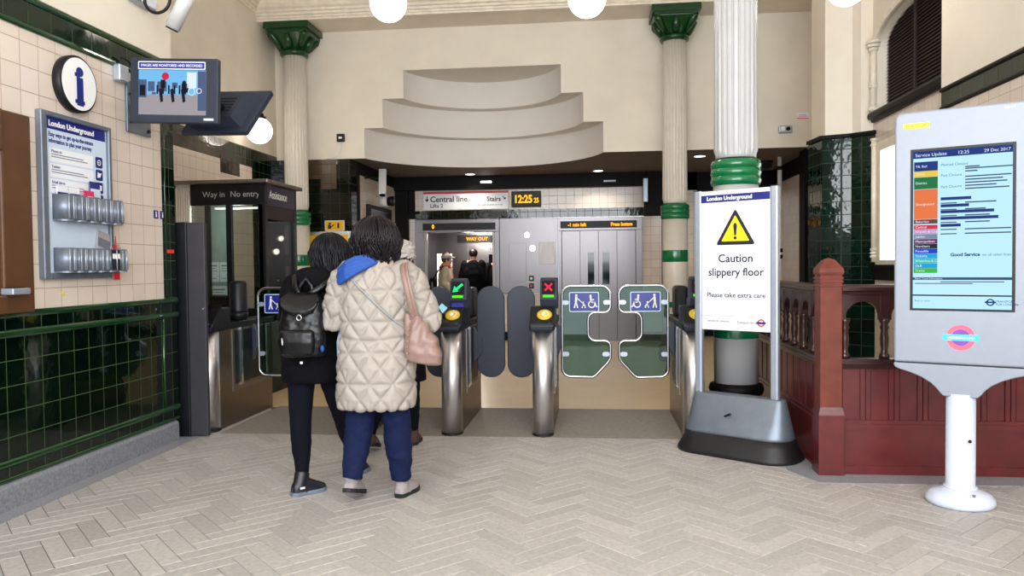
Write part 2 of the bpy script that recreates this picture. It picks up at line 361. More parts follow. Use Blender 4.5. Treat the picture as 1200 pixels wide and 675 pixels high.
# stone margins of the paving
struct('trim_1', MB().box((XL, -1.5, -.004), (XL + .15, 6.16, .003)).box((XL + .13, 6.16, -.004), (XL, 6.3, .003)), 'granite_floor')
struct('trim_2', MB().prism([(1.30, 6.9), (1.30, 5.30), (1.42, 5.02), (XR, 5.02), (XR, 5.27), (1.5, 5.27), (1.5, 6.9)], lambda u, v, d: (u, v, d), -.004, .003), 'granite_floor')
# near left wall
mb = MB(); mb.mi = 0; mb.box((XF - .2, -1.5, 0), (XL, YC, 1.14)); mb.mi = 1; mb.box((XF - .2, -1.5, 1.14), (XL, YC, 2.88)); mb.mi = 2; mb.box((XF - .2, -1.5, 2.88), (XL, YC, 3.06)); mb.mi = 3; mb.box((XF - .2, -1.5, 3.06), (XL, YC, CEIL))
mb.mi = 0; mb.box((XL, 5.82, 1.14), (XL + .004, YC, 2.88))
struct('wall_left', mb, ['green_tile_side', 'cream_tile_side', 'green_band', 'plaster'])
k_ = MB(); k_.rings([[(XL + .028, y, .002), (XL + .028, y, .135), (XL + .018, y, .155), (XL, y, .16), (XL, y, .002)] for y in (-1.5, 5.95)], smooth=False)
struct('baseboard_left', k_, 'granite')
HR = [(0, -.024), (.012, -.022), (.02, -.012), (.022, 0), (.02, .012), (.012, .022), (0, .024)]
def half_round(name, z, s, x=XL, y0=-1.5, y1=YC, out=1):
    m = MB(); sweep_prof(m, [(a * s, b * s) for a, b in HR], (x, y0, z), (x, y1, z), (out, 0, 0)); return m
for i_, (z, s) in enumerate(((1.03, 1.0), (1.145, .9), (.27, 1.0), (.175, .6), (2.885, .9), (3.06, .9))):
    struct('trim_%d' % (3 + i_), half_round('t', z, s), 'green_glaze')
# upright green bead closing the dado at the corner
struct('trim_9', MB().tube([(XL, 5.80, .28), (XL, 5.80, 1.02)], .012, 8).tube([(XL, 5.86, 1.15), (XL, 5.86, 2.87)], .01, 8), 'green_glaze')
# recessed left wall
mb = MB(); mb.box((XF - .2, YC, 0), (XF, 17, .3)); mb.mi = 1; mb.box((XF - .2, YC, .3), (XF, 10.7, 2.86)); mb.mi = 2; mb.box((XF - .2, YC, 2.86), (XF, 10.0, 3.13)); mb.mi = 4; mb.box((XF - .2, 10.0, 2.86), (XF, 10.7, 3.13)); mb.box((XF - .2, 10.7, .3), (XF, 17, 3.13)); mb.mi = 3; mb.box((XF - .2, YC, 3.13), (XF, 17, CEIL))
mb.mi = 2; mb.box((XF, 9.75, 2.68), (XF + .006, 10.3, 2.9))
struct('wall_left_recess', mb, ['green_tile_side', 'cream_tile_side', 'stained_tile', 'plaster', 'green_tile_side'])
# back wall with the stepped, curved niche
mb = MB(); XC = -1.665
STEP = [(3.08, 3.54, 1.83, 1.42), (3.54, 3.98, 1.535, 1.2), (3.98, 4.405, 1.205, .97)]
def arcy(x, hw, sag):
    r = (hw * hw + sag * sag) / (2 * sag); return YB + (math.sqrt(max(0, r * r - (x - XC) ** 2)) - (r - sag)) if abs(x - XC) <= hw + 1e-6 else YB
x0, x1 = XF, 3.25
Q = lambda a, b, c, d: mb.poly([a, b, c, d])
for (za, zb, hw, sg) in STEP:
    Q((x0, YB, za), (XC - hw, YB, za), (XC - hw, YB, zb), (x0, YB, zb)); Q((XC + hw, YB, za), (x1, YB, za), (x1, YB, zb), (XC + hw, YB, zb))
Q((x0, YB, 4.405), (x1, YB, 4.405), (x1, YB, CEIL), (x0, YB, CEIL))
def xs_for(*hs):
    out = set()
    for h in hs:
        for i in range(41): out.add(round(XC + h * -math.cos(math.pi * i / 40), 4))
    return sorted(out)
mb.mi = 1
for k, (za, zb, hw, sg) in enumerate(STEP):
    X_ = [x for x in xs_for(hw)]
    mb.rings([[(x, arcy(x, hw, sg), za) for x in X_], [(x, arcy(x, hw, sg), zb) for x in X_]], cap=False, closed=False)
    inner = STEP[k + 1][2:] if k < 2 else None
    X2 = [x for x in xs_for(hw, *( [inner[0]] if inner else [])) if abs(x - XC) <= hw + 1e-4]
    fi = (lambda x: arcy(x, *inner)) if inner else (lambda x: YB)
    mb.rings([[(x, fi(x), zb) for x in X2], [(x, arcy(x, hw, sg), zb) for x in X2]], cap=False, closed=False, smooth=False)
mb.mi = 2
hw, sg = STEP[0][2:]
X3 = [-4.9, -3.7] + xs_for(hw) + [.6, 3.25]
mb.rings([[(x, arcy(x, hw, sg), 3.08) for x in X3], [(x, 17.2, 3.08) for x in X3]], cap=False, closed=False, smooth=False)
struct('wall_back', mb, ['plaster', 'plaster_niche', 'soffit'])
# tiled pier under the back wall, left of the lift lobby, and the lobby's side wall
mb = MB(); mb.box((XF, YB, 0), (-3.715, YB + .35, 3.078)); mb.mi = 1; mb.box((-4.42, YB - .004, 2.78), (-3.95, YB, 3.078)); mb.box((-4.2, YB - .004, 2.62), (-3.95, YB, 2.78))
struct('wall_pier', mb, ['green_tile_back', 'stained_tile_back'])
mb = MB(); mb.box((-4.0, YB + .35, .3), (-3.715, YLIFT, 2.88)); mb.mi = 1; mb.box((-4.0, YB + .35, 2.88), (-3.713, YLIFT, 3.078)); mb.box((-4.0, YB + .35, 0), (-3.71, YLIFT, .3)); mb.box((-3.80, YB + .3, 0), (-3.705, YB + .42, 3.078))
struct('wall_lobby', mb, ['cream_tile_side', 'black_paint'])
# wall around the lifts
mb = MB(); Y0 = YLIFT
mb.mi = 0; mb.box((-3.34, Y0, 2.45), (.93, Y0 + .2, 2.83)); mb.box((-1.74, Y0 + .02, .16), (-.64, Y0 + .2, .88)); mb.box((.9, Y0, .16), (1.25, Y0 + .2, 2.28)); mb.box((-3.46, Y0, .16), (-3.34, Y0 + .2, 2.3)); mb.box((1.9, 15.2, .2), (3.3, 15.4, 3.078))
mb.box((1.25, Y0 + .1, .2), (1.9, 15.4, 3.078))
mb.mi = 1; mb.box((-3.34, Y0 - .005, 2.29), (.93, Y0 + .2, 2.45))
mb.mi = 2; mb.box((-3.715, Y0 - .15, 2.83), (1.3, Y0 + .2, 3.078)); mb.box((-3.715, Y0 - .08, 0), (-3.46, Y0 + .2, 2.83)); mb.box((-3.46, Y0 - .02, 2.3), (-3.34, Y0 + .2, 2.83)); mb.box((.93, Y0 - .1, 2.29), (1.3, Y0 + .2, 2.83)); mb.box((-1.74, Y0, 0), (-.64, Y0 + .2, .16)); mb.box((.9, Y0 - .02, 0), (1.25, Y0 + .2, .16))
mb.box((1.25, Y0 - .05, 0), (1.33, Y0 + .1, 2.83)); mb.box((1.33, 14.4, 2.75), (3.3, 14.6, 3.078)); mb.box((1.3, 15.17, 0), (3.3, 15.2, .2))
struct('wall_lift', mb, ['cream_tile_back', 'green_tile_back', 'black_paint'])
# right wall, tiled pier, window wall, far right wall
mb = MB(); mb.box((XR, -1.5, 0), (XR + .3, 7.15, 2.73)); mb.mi = 1; mb.box((XR, -1.5, 2.73), (XR + .3, 7.15, 2.89)); mb.mi = 2; mb.box((XR, -1.5, 2.89), (XR + .3, 7.15, CEIL))
struct('wall_right', mb, ['cream_tile_side', 'green_band', 'plaster'])
struct('trim_10', half_round('t', 2.735, .8, XR, -1.5, 7.15, -1), 'dark_trim'); struct('trim_11', half_round('t', 2.895, .8, XR, -1.5, 7.15, -1), 'dark_trim')
mb = MB(); mb.mi = 0; mb.box((XW, 7.15, 0), (XW + .3, 9.1, 1.32)); mb.box((XW, 8.92, 1.32), (XW + .3, 9.1, 2.7)); mb.box((XW, 7.15, 2.7), (XW + .3, 9.1, 3.0)); mb.mi = 1; mb.box((XW, 8.97, 3.0), (XW + .3, 9.1, CEIL)); mb.box((XW, 7.15, 4.3), (XW + .3, 9.0, CEIL))
arch = [(8.05 + .92 * math.cos(R(180 * i / 32)), 3.81 + .24 * math.sin(R(180 * i / 32))) for i in range(33)]
for (a, b) in zip(arch, arch[1:]): mb.prism([(a[0], a[1]), (a[0], 4.31), (b[0], 4.31), (b[0], b[1])], lambda u, v, d: (d, u, v), XW, XW + .3)
struct('wall_window', mb, ['cream_tile_side', 'plaster'])
mb = MB(); mb.box((XW + .12, 7.15, 3.0), (XW + .14, 9.0, 4.3)); 
for i in range(29): mb.poly([(XW + .115, 7.15, 3.06 + i * .036), (XW + .115, 8.98, 3.06 + i * .036), (XW + .095, 8.98, 3.03 + i * .036), (XW + .095, 7.15, 3.03 + i * .036)])
win2 = struct('window_2', mb, M('slat_dark', (38, 26, 24), .6, nz=(20, .3)))
mb = MB(); mb.box((XW + .08, 8.17, 3.0), (XW + .1, 8.2, 4.06)); f_ = mb.build('window_mullion', 'slat_dark', win2)
# moulded arch of the lunette, its little column and the dark cornice below it
mb = MB()
pr_ = [(-.02, -.0), (.03, 0), (.05, .03), (.05, .05), (.03, .06), (.03, .09), (-.02, .1)]
mb.rings([[(XW - q[0], 8.05 + (.92 + q[1]) * math.cos(R(180 * i / 32)), 3.81 + (.24 + q[1]) * math.sin(R(180 * i / 32))) for q in pr_] for i in range(33)], smooth=False)
mb.tube([(XW - .03, 9.0, 3.05), (XW - .03, 9.0, 3.8)], .035, 10)
for z, r in ((3.10, .05), (3.35, .045), (3.38, .045), (3.76, .05), (3.80, .065), (3.84, .075)): mb.lathe([(r, z - .018), (r * 1.1, z), (r, z + .018)], (XW - .03, 9.0, 0), 12)
struct('trim_12', mb, 'cornice')
mb = MB(); sweep_prof(mb, [(0, 0), (.03, 0), (.04, .03), (.07, .04), (.08, .07), (.07, .1), (0, .1)], (XW, 9.05, 2.96), (XW, 7.15, 2.96), (-1, 0, 0)); struct('trim_13', mb, 'dark_trim')
mb = MB(); sweep_prof(mb, [(0, 0), (.03, 0), (.035, .03), (.06, .045), (.06, .07), (0, .07)], (XW, 9.05, 1.30), (XW, 7.15, 1.30), (-1, 0, 0)); sweep_prof(mb, [(0, 0), (.02, 0), (.025, .1), (0, .1)], (XW, 9.05, 1.2), (XW, 7.15, 1.2), (-1, 0, 0)); struct('trim_14', mb, 'dark_trim')
mb = MB(); mb.box((XW + .06, 7.3, 1.38), (XW + .07, 8.82, 2.63)); win1 = struct('window_1', mb, 'glow_window')
mb = MB(); mb.box((XW - .02, 8.82, 1.37), (XW + .1, 8.94, 2.72)); mb.box((XW - .02, 7.2, 1.37), (XW + .1, 7.3, 2.72)); mb.box((XW - .02, 7.3, 2.62), (XW + .1, 8.82, 2.72)); mb.box((XW - .02, 7.3, 1.37), (XW + .1, 8.82, 1.42)); mb.box((XW + .03, 8.04, 1.42), (XW + .09, 8.08, 2.62)); mb.tube([(XW - .03, 8.97, 1.4), (XW - .03, 8.97, 2.75)], .03, 10)
for z in (1.46, 1.5, 1.54, 2.7, 2.76): mb.lathe([(.035, z - .015), (.045, z), (.035, z + .015)], (XW - .03, 8.97, 0), 10)
mb.build('window_frame', 'cornice', win1)
PP = [(2.62, 9.75), (2.66, 9.32), (2.95, 9.2), (3.15, 9.02), (3.5, 9.02), (3.5, 9.75)]
mb = MB(); mb.prism(PP, lambda u, v, d: (u, v, d), 0, 2.83); mb.mi = 1; mb.prism([(2.66, 9.75), (2.70, 9.34), (2.97, 9.23), (3.02, 9.1), (3.5, 9.1), (3.5, 9.75)], lambda u, v, d: (u, v, d), 2.83, CEIL)
mb.mi = 2; mb.prism([(u - .03, v - .03) for u, v in PP[:4]] + PP[4:], lambda u, v, d: (u, v, d), 2.83, 2.87)
struct('wall_corner_pier', mb, ['green_tile_pier', 'plaster', 'black_paint'])
mb = MB(); mb.box((3.25, 9.75, 0), (3.5, 15.4, 2.8)); mb.mi = 1; mb.box((3.25, 9.75, 2.8), (3.5, 15.4, 3.3)); mb.box((3.2, 11.05, 0), (3.26, 11.25, 2.9)); mb.box((3.12, 11.8, 0), (3.26, 12.1, 3.078)); mb.mi = 2; mb.box((3.2, 9.75, 3.078), (3.5, YB, CEIL))
struct('wall_right_far', mb, ['cream_tile_side', 'black_paint', 'plaster'])
# ceiling, beam, cornices
struct('ceiling', MB().box((-5.2, -1.6, CEIL), (4, 12.5, CEIL + .2)), 'plaster')
struct('ceiling_beam', MB().box((XF, 11.0, 5.03), (3.25, YB + .01, CEIL)), 'plaster')
CP = [(0, 0), (.03, 0), (.03, .03), (.05, .035), (.05, .06), (.08, .07), (.09, .1), (.12, .11), (.12, .14), (.16, .16), (.2, .22), (.22, .3), (.22, .36), (0, .36)]
mb = MB(); sweep_prof(mb, CP, (XF, 11.0, 5.03), (3.25, 11.0, 5.03), (0, -1, 0)); struct('trim_15', mb, 'cornice')
mb = MB(); sweep_prof(mb, CP, (XF, 6.0, 5.13), (XF, 11.0, 5.13), (1, 0, 0)); struct('trim_16', mb, 'cornice')
# ------------------------------------------------------------------ columns
def column(x, y, label, shaft):
    t = thing('fluted_column', label, 'column', (x, y, 0), 0, 'fluted cast iron columns')
    fl = lambda a, z: 1 - .12 * max(0, math.cos(20 * a)) ** 2
    m = MB()
    m.lathe([(.165, 2.27), (.165, 2.30), (.178, 2.34), (.172, 3.6), (.165, 4.58)], n=240, mod=lambda a, z: fl(a, z) if z > 2.31 else 1)
    m.build('shaft', shaft, t)
    m = MB().lathe([(.182, .4), (.182, 2.06)], n=40); m.build('lower_shaft', shaft, t)
    m = MB()
    for z in (2.085, 2.15, 2.215): m.lathe([(.17, z - .045), (.196, z - .035), (.206, z), (.196, z + .035), (.17, z + .045)], n=40)
    m.build('ring', 'ring_green', t)
    MB().lathe([(.1825, 1.43), (.184, 1.435), (.184, 1.595), (.1825, 1.6)], n=40).build('band', 'ring_green', t)
    MB().lathe([(.1825, .78), (.184, .785), (.184, .85), (.1825, .86)], n=40).build('band', 'ring_green', t)
    MB().lathe([(.24, 0), (.24, .22), (.2, .24), (.19, .3), (.215, .315), (.225, .35), (.215, .39), (.18, .405)], n=40).build('base', 'black_paint', t)
    m = MB(); m.lathe([(.165, 4.58), (.2, 4.59), (.21, 4.62), (.2, 4.655), (.175, 4.67)], n=40)
    # bell that turns from round to square, then the abacus
    rs = []
    for k in range(9):
        f = k / 8; z = 4.66 + .24 * f; h = .165 + .15 * f ** 1.6; e = 2 + 6 * f; rg = []
        for i in range(40):
            a = 2 * math.pi * i / 40; c, s = math.cos(a), math.sin(a); q = h / (abs(c) ** e + abs(s) ** e) ** (1 / e); rg.append((q * c, q * s, z))
        rs.append(rg)
    m.rings(rs)
    m.box((-.3, -.3, 4.89), (.3, .3, 4.93)); m.box((-.34, -.34, 4.93), (.34, .34, 5.03), .012)
    for sx in (-1, 1):
        for sy in (-1, 1): m.tube([(sx * .14, sy * .14, 4.68), (sx * .19, sy * .19, 4.76), (sx * .25, sy * .25, 4.86), (sx * .28, sy * .28, 4.89)], [.03, .045, .06, .03], 8)
    for a in range(4):
        c, s = math.cos(a * math.pi / 2), math.sin(a * math.pi / 2); m.tube([(c * .18, s * .18, 4.68), (c * .22, s * .22, 4.76), (c * .29, s * .29, 4.86)], [.05, .06, .04], 8)
    m.build('capital', 'green_paint', t)
    return t
column(-4.47, 11.3, 'cream fluted column with green capital rising behind the glazed booth', 'column_white')
column(1.18, 11.3, 'cream fluted column with green capital standing left of the caution poster, in front of the lift', 'column_white')
column(1.19, 6.6, 'white fluted column with green ring directly behind the caution poster, its capital out of sight', 'column_bright')
# ------------------------------------------------------------------ lamps
def globe(name, c, label, r=.18, group=None):
    t = thing(name, label, 'lamp', c, 0, group)
    MB().ball((0, 0, 0), r, 32, 20).build('globe', 'glow_globe', t)
    return t
PEND = ((-1.968, 7.4, 3.97), 'leftmost white globe lamp at the top edge above the gates'), ((-.04, 7.4, 3.925), 'middle white globe lamp at the top edge above the wide glass gate'), ((2.327, 7.4, 3.93), 'rightmost white globe lamp just showing at the top edge beside the arched blind')
for c, l in PEND:
    t = globe('globe_pendant', c, l, group='globe pendants under the ceiling')
    MB().lathe([(.05, .17), (.07, .18), (.06, .21), (.02, .24), (.012, .26)], n=20).build('fitter', 'dark_trim', t)
    MB().tube([(0, 0, .25), (0, 0, CEIL - c[2])], .012, 8).build('rod', 'dark_trim', t)
    point('globe_light', c, 150, PENDC, .19).parent = None
t = globe('globe_wall_lamp', (-4.6, 10.3, 3.31), 'lit globe wall lamp on a black bracket behind the monitors', .18)
MB().lathe([(.05, .165), (.09, .17), (.1, .19), (.07, .2), (.06, .24), (.02, .26)], n=20).build('fitter', 'black_paint', t)
MB().tube([(0, 0, .25), (0, 0, .32), (-.03, 0, .42), (-.1, 0, .48), (-.2, 0, .46), (-.3, 0, .4)], .022, 10).lathe([(.07, -.3), (.06, -.27), (.03, -.26)], (0, 0, .4), 16, 'X').build('bracket', 'black_paint', t)
point('wall_globe_light', (-4.6, 10.3, 3.31), 60, WARM, .19)
for x, y, l, p in ((-2.214, 13.876, 'round recessed downlight in the lobby soffit above the lift sign', 34), (.101, 13.81, 'round recessed downlight in the lobby soffit above the closed lift doors', 34), (1.66, 12.24, 'round recessed downlight in the soffit between the two columns', 26)):
    t = thing('downlight', l, 'light', (x, y, 3.08), 0, 'recessed downlights in the soffit')
    MB().lathe([(.085, -.012), (.105, -.01), (.11, 0), (.085, 0), (.085, -.012)], n=28, cap=False).build('bezel', 'chrome', t)
    MB().lathe([(.001, -.009), (.085, -.009), (.085, -.002), (.001, -.002)], n=28).build('lens', 'glow_lamp', t)
    spot('downlight_beam', (x, y, 3.05), p * .9, WARM, 130)
t = thing('dome_camera', 'small dark dome camera on the soffit right of the near column', 'camera', (2.844, 13.06, 3.08))
MB().lathe([(.11, 0), (.11, -.04), (.09, -.05)], n=24).build('housing', 'plastic_black', t); MB().lathe([(.09, -.05), (.08, -.09), (.05, -.12), (.002, -.13)], n=24).build('dome', 'void', t)
# ------------------------------------------------------------------ lifts
def lift(x0, x1, name_label, opened, zt=2.28):
    t = thing('lift', name_label, 'lift', ((x0 + x1) / 2, YLIFT, 0), 0, 'passenger lifts')
    y = YLIFT; fw = .17 if opened else .06; zo = 2.04
    m = MB(); m.box((x0, y - .05, 0), (x0 + fw, y + .16, zo), .004); m.box((x1 - (.09 if opened else .12), y - .05, 0), (x1, y + .16, zo), .004); m.box((x0, y - .05, zo), (x1, y + .16, zt), .004)
    m.build('portal_frame', 'steel_lift', t, world=True)
    a, b = x0 + fw, x1 - (.09 if opened else .12)
    m = MB().box((a - .02, y - .065, zo + .04), (b + .02, y - .05, zo + .17), .004); h = m.build('display_box', 'plastic_black', t, world=True)
    fr = frame((a, y - .065, zo + .065), (1, 0, 0), (0, 0, 1))
    if opened: text('display_text', '0', .1, 'led_amber', h, fr, .16, .01, wid=.8, bold=.006)
    else: text('display_text', '-1 min left', .085, 'led_amber', h, fr, .12, .01, wid=.95, bold=.003); text('display_text', 'Press button', .085, 'led_amber', h, fr, b - a - .06, .01, align='RIGHT', wid=.9, bold=.003)
    MB().box((a, y - .08, 0), (b, y + .1, .008)).build('sill', 'steel_dull', t, world=True)
    if not opened:
        n = 4; w = (b - a) / n
        for i in range(n):
            xa, xb = a + i * w, a + (i + 1) * w; m = MB(); yy = y + (.02 if i in (1, 2) else .05)
            if i in (1, 2):
                wx0, wx1 = (xb - .2, xb - .08) if i == 1 else (xa + .07, xa + .2)
                m.box((xa + .004, yy, .01), (wx0, yy + .03, zo)); m.box((wx1, yy, .01), (xb - .004, yy + .03, zo)); m.box((wx0, yy, .01), (wx1, yy + .03, 1.04)); m.box((wx0, yy, 1.63), (wx1, yy + .03, zo))
                d = m.build('door', 'steel_lift', t, world=True)
                MB().box((wx0, yy + .012, 1.04), (wx1, yy + .02, 1.63)).build('vision_panel', 'dark_glass', d, world=True)
            else: m.box((xa + .004, yy, .01), (xb - .004, yy + .03, zo)).build('door', 'steel_lift', t, world=True)
        MB().box((a, y + .12, 0), (b, y + .14, zo)).build('shaft_back', 'void', t, world=True)
    else:
        m = MB(); Y1 = 16.7; xa, xb = x0 - .25, x1 + .35
        m.box((xa - .05, y + .16, 0), (xa, Y1, 2.3)); m.box((xb, y + .16, 0), (xb + .05, Y1, 2.3)); m.box((xa, Y1, 0), (xb, Y1 + .05, 2.3)); m.box((xa, y + .16, 2.25), (xb, Y1, 2.3))
        for q in (-2.75, -2.25, -1.8): m.box((q - .012, Y1 - .02, 0), (q + .012, Y1, 2.25))
        m.build('car', 'steel_lift', t, world=True)
        MB().box((xa, y + .16, .001), (xb, Y1, .006)).build('car_floor', 'rubber', t, world=True)
        MB().box((-3.0, 15.2, 2.2), (-1.8, 15.4, 2.25)).build('ceiling_light', 'lift_strip', t, world=True)
        for qx in (-3.36, -3.15): MB().box((qx - .06, Y1 - .03, .95), (qx + .06, Y1 - .001, 1.68)).build('lit_window_strip', 'lift_strip', t, world=True)  # white window strips in the car's back wall, their brightness put in as emission
        MB().box((-2.27, Y1 - .03, 1.2), (-2.07, Y1 - .001, 1.65)).build('vision_panel', 'dark_glass', t, world=True)
        d = MB().box((-2.95, Y1 - .1, 1.92), (-2.2, Y1 - .001, 2.08)).build('display_box', 'plastic_black', t, world=True)
        text('display_text', 'WAY OUT', .1, 'led_amber', d, frame((-2.75, Y1 - .1, 1.96), (1, 0, 0), (0, 0, 1)), bold=.004)
        # doors slid back into the jambs
        MB().box((a - .01, y + .02, .01), (a + .05, y + .05, zo)).build('door', 'steel_dull', t, world=True); MB().box((b - .05, y + .02, .01), (b + .01, y + .05, zo)).build('door', 'steel_dull', t, world=True)
M('dark_glass', (14, 18, 26), .06)
lift(-3.34, -1.74, 'open steel lift with passengers inside, left of the control panel', True)
lift(-.64, .9, 'closed steel lift with four door panels and amber press button display', False)
point('lift_car_light', (-2.5, 15.4, 2.1), 60, (1, .93, .82), .15)
t = thing('lift_control_panel', 'tall plain steel panel with call buttons between the two lifts', 'control panel', (-1.19, YLIFT, .88))
MB().box((-1.735, YLIFT - .04, .885), (-.645, YLIFT + .02, 2.285), .004).build('panel', 'steel_lift', t, world=True)
y = YLIFT - .04
for i, (x, z, r) in enumerate(((-1.22, 1.97, .05), (-1.12, 1.72, .055))): MB().lathe([(r, y - .012), (r, y)], (x, 0, z), 20, 'Y').build('indicator_lamp', 'glow_lamp', t, world=True)
MB().box((-1.0, y - .008, 1.42), (-.70, y, 1.83), .003).build('hatch', 'steel_dull', t, world=True); MB().box((-1.56, y - .006, 1.1), (-1.24, y, 1.82), .003).build('hatch', 'steel_lift', t, world=True)
for z, c in ((1.16, 'white'), (1.02, 'red_print')):
    d = MB().box((-1.19, y - .01, z - .05), (-1.1, y, z + .05), .003).build('button_plate', 'plastic_black', t, world=True); MB().lathe([(.025, y - .018), (.025, y - .01)], (-1.145, 0, z), 14, 'Y').build('button', c, d, world=True)
t = tag(MB().box((-.83, YLIFT - .02, .52), (-.73, YLIFT + .02, .72)).build('notice', 'sign_yellow'), 'small yellow notice stuck on the tiles under the lift control panel', 'notice')
# direction sign and clock on the tile band
t = thing('direction_sign', 'long white sign with red top stripe reading Central line and Stairs', 'sign', (-2.37, YLIFT - .06, 2.46))
MB().box((-3.17, YLIFT - .06, 2.46), (-1.56, YLIFT, 2.80), .006).build('panel', 'poster_white', t, world=True)
fr = frame((-3.17, YLIFT - .06, 2.46), (1, 0, 0), (0, 0, 1))
FR(fr).rect(.0, .30, 1.61, .34).build('stripe', 'red_print', t)
text('lettering', 'Central line', .15, 'ink', t, fr, .13, .15, bold=.003); text('lettering', 'Lifts 2', .1, 'ink', t, fr, .13, .045, bold=.002)
text('lettering', 'Stairs', .12, 'ink', t, fr, 1.47, .15, align='RIGHT', bold=.003); text('lettering', '136 steps to platform level', .045, 'ink', t, fr, 1.5, .07, align='RIGHT')
f_ = FR(fr); f_.bar(.07, .26, .07, .17, .018); f_.poly([(.035, .195), (.07, .15), (.105, .195), (.09, .21), (.07, .185), (.05, .21)]); f_.build('arrow', 'ink', t); f_ = FR(fr); f_.bar(1.5, .24, 1.55, .19, .014); f_.poly([(1.56, .18), (1.52, .18), (1.52, .192), (1.56, .22)]); f_.build('arrow', 'ink', t)
t = thing('led_clock', 'black digital clock with amber figures 12:25 beside the direction sign', 'clock', (-1.23, YLIFT - .1, 2.49))
MB().box((-1.50, YLIFT - .1, 2.49), (-.955, YLIFT, 2.78), .01).build('case', 'plastic_black', t, world=True)
fr = frame((-1.5, YLIFT - .1, 2.49), (1, 0, 0), (0, 0, 1)); text('figures', '12:25', .2, 'led_amber', t, fr, .045, .075, bold=.006, wid=.78); text('figures', '25', .12, 'led_amber', t, fr, .42, .075, bold=.004, wid=.75)
# small fixtures in the lobby
def cctv(name, label, p, d, L, r, wallpt, round_=True):
    t = thing(name, label, 'camera', wallpt); p = Vector(p); d = Vector(d).normalized()
    if round_: MB().tube([p, p + d * L], r, 20).build('housing', 'alu_white', t, world=True)
    else:
        q = d.to_track_quat('Y', 'Z').to_matrix().to_4x4(); m = MB().box((-r, 0, -r), (r, L, r), .008); m.xf(Matrix.Translation(p) @ q); m.build('housing', 'alu_white', t, world=True)
    MB().tube([p + d * (L + .001), p + d * (L + .004)], r * .8, 20).build('lens', 'void', t, world=True)
    MB().tube([wallpt, Vector(wallpt).lerp(p + d * L * .4, .5) + Vector((0, 0, .03)), p + d * L * .4], .014, 8).build('bracket', 'dark_trim', t, world=True)
    return t
M('alu_white', (214, 214, 214), .3, .2, nz=False)
cctv('security_camera', 'white box camera angled on the tiled side wall left of the lifts', (-3.42, 12.35, 2.98), (.1, -.45, -1), .46, .06, (-3.715, 12.3, 2.86), False)
t = thing('wall_speaker', 'small white and black speaker on the lobby side wall by the lift sign', 'speaker', (-3.715, 13.3, 2.55))
MB().lathe([(.1, -3.715), (.1, -3.6)], (0, 13.3, 2.56), 20, 'X').build('body', 'white', t, world=True); MB().lathe([(.08, -3.6), (.09, -3.5), (.05, -3.48)], (0, 13.3, 2.56), 20, 'X').build('horn', 'plastic_black', t, world=True)
t = thing('display_cabinet', 'dark framed cabinet hung on the lobby side wall behind the women', 'cabinet', (-3.715, 13.0, 1.7))
MB().box((-3.715, 12.35, 1.55), (-3.65, 13.75, 2.44), .01).build('frame', 'dark_trim', t, world=True); MB().box((-3.65, 12.42, 1.62), (-3.645, 13.68, 2.37)).build('face', M('brown_panel', (58, 36, 30), .2), t, world=True)
t = thing('hanging_speaker', 'flat pale speaker panel hanging at the right end of the lift wall', 'speaker', (.97, 14.05, 2.45))
MB().box((.9, 14.0, 2.52), (.99, 14.1, 2.95), .01).build('panel', 'alu', t, world=True); MB().tube([(.95, 14.05, 2.94), (.95, 14.05, 3.08)], .012, 8).tube([(.97, 14.1, 2.75), (1.0, 14.2, 2.75)], .012, 8).build('bracket', 'dark_trim', t, world=True)
tag(MB().box((-2.06, YLIFT - .19, 2.94), (-1.86, YLIFT - .15, 2.97), .004).build('emergency_light', 'glow_lamp'), 'tiny lit strip on the black beam above the direction sign', 'light')
tag(MB().box((.2, YLIFT - .17, 2.91), (.42, YLIFT - .15, 2.94)).build('beam_sticker', 'poster_pale'), 'tiny pale sticker on the black beam above the closed lift', 'sticker')
t = thing('wall_switch', 'small black switch box with a trailing cable on the plaster left of the stepped niche', 'switch', (-3.86, YB, 3.34))
MB().box((-3.92, YB - .05, 3.34), (-3.8, YB, 3.46), .008).build('box', 'plastic_black', t, world=True); MB().box((-3.885, YB - .054, 3.385), (-3.835, YB - .05, 3.415)).build('plate', 'white', t, world=True); MB().tube([(-3.86, YB - .01, 3.35), (-3.85, YB - .01, 3.24), (-3.9, YB - .01, 3.14), (-4.0, YB - .012, 3.1), (-4.1, YB - .012, 3.08)], .006, 6).build('cable', 'plaster_niche', t, world=True)
t = thing('emergency_light', 'small grey emergency light box on the plaster right of the near column', 'light', (2.78, YB, 3.28))
MB().box((2.69, YB - .07, 3.285), (2.88, YB, 3.39), .012).build('case', 'alu', t, world=True); MB().lathe([(.03, YB - .08), (.03, YB - .07)], (2.82, 0, 3.34), 14, 'Y').build('lens', 'void', t, world=True); MB().box((2.72, YB - .085, 3.31), (2.77, YB - .07, 3.37)).build('lamp', 'white', t, world=True)
t = thing('wall_sticker', 'small white sticker with red lines on the plaster near its right end', 'sticker', (3.03, YB, 3.48)); MB().box((2.96, YB - .003, 3.49), (3.12, YB, 3.58)).build('sheet', 'poster_white', t, world=True); FR(frame((2.96, YB - .003, 3.49), (1, 0, 0), (0, 0, 1))).rect(0, 0, .16, .012).rect(.02, .03, .14, .036).rect(.02, .05, .13, .056).build('lines', 'red_print', t)
t = thing('fire_box', 'dark red call box on the tiled end wall behind the balustrade', 'call point', (3.25, 11.6, 1.5)); MB().box((3.16, 11.5, 1.45), (3.25, 11.78, 1.8), .01).build('box', M('maroon', (96, 30, 24), .3), t, world=True)
MB().lathe([(.03, 3.155), (.03, 3.16)], (0, 11.64, 1.62), 12, 'X').build('button', 'dark_trim', t, world=True)
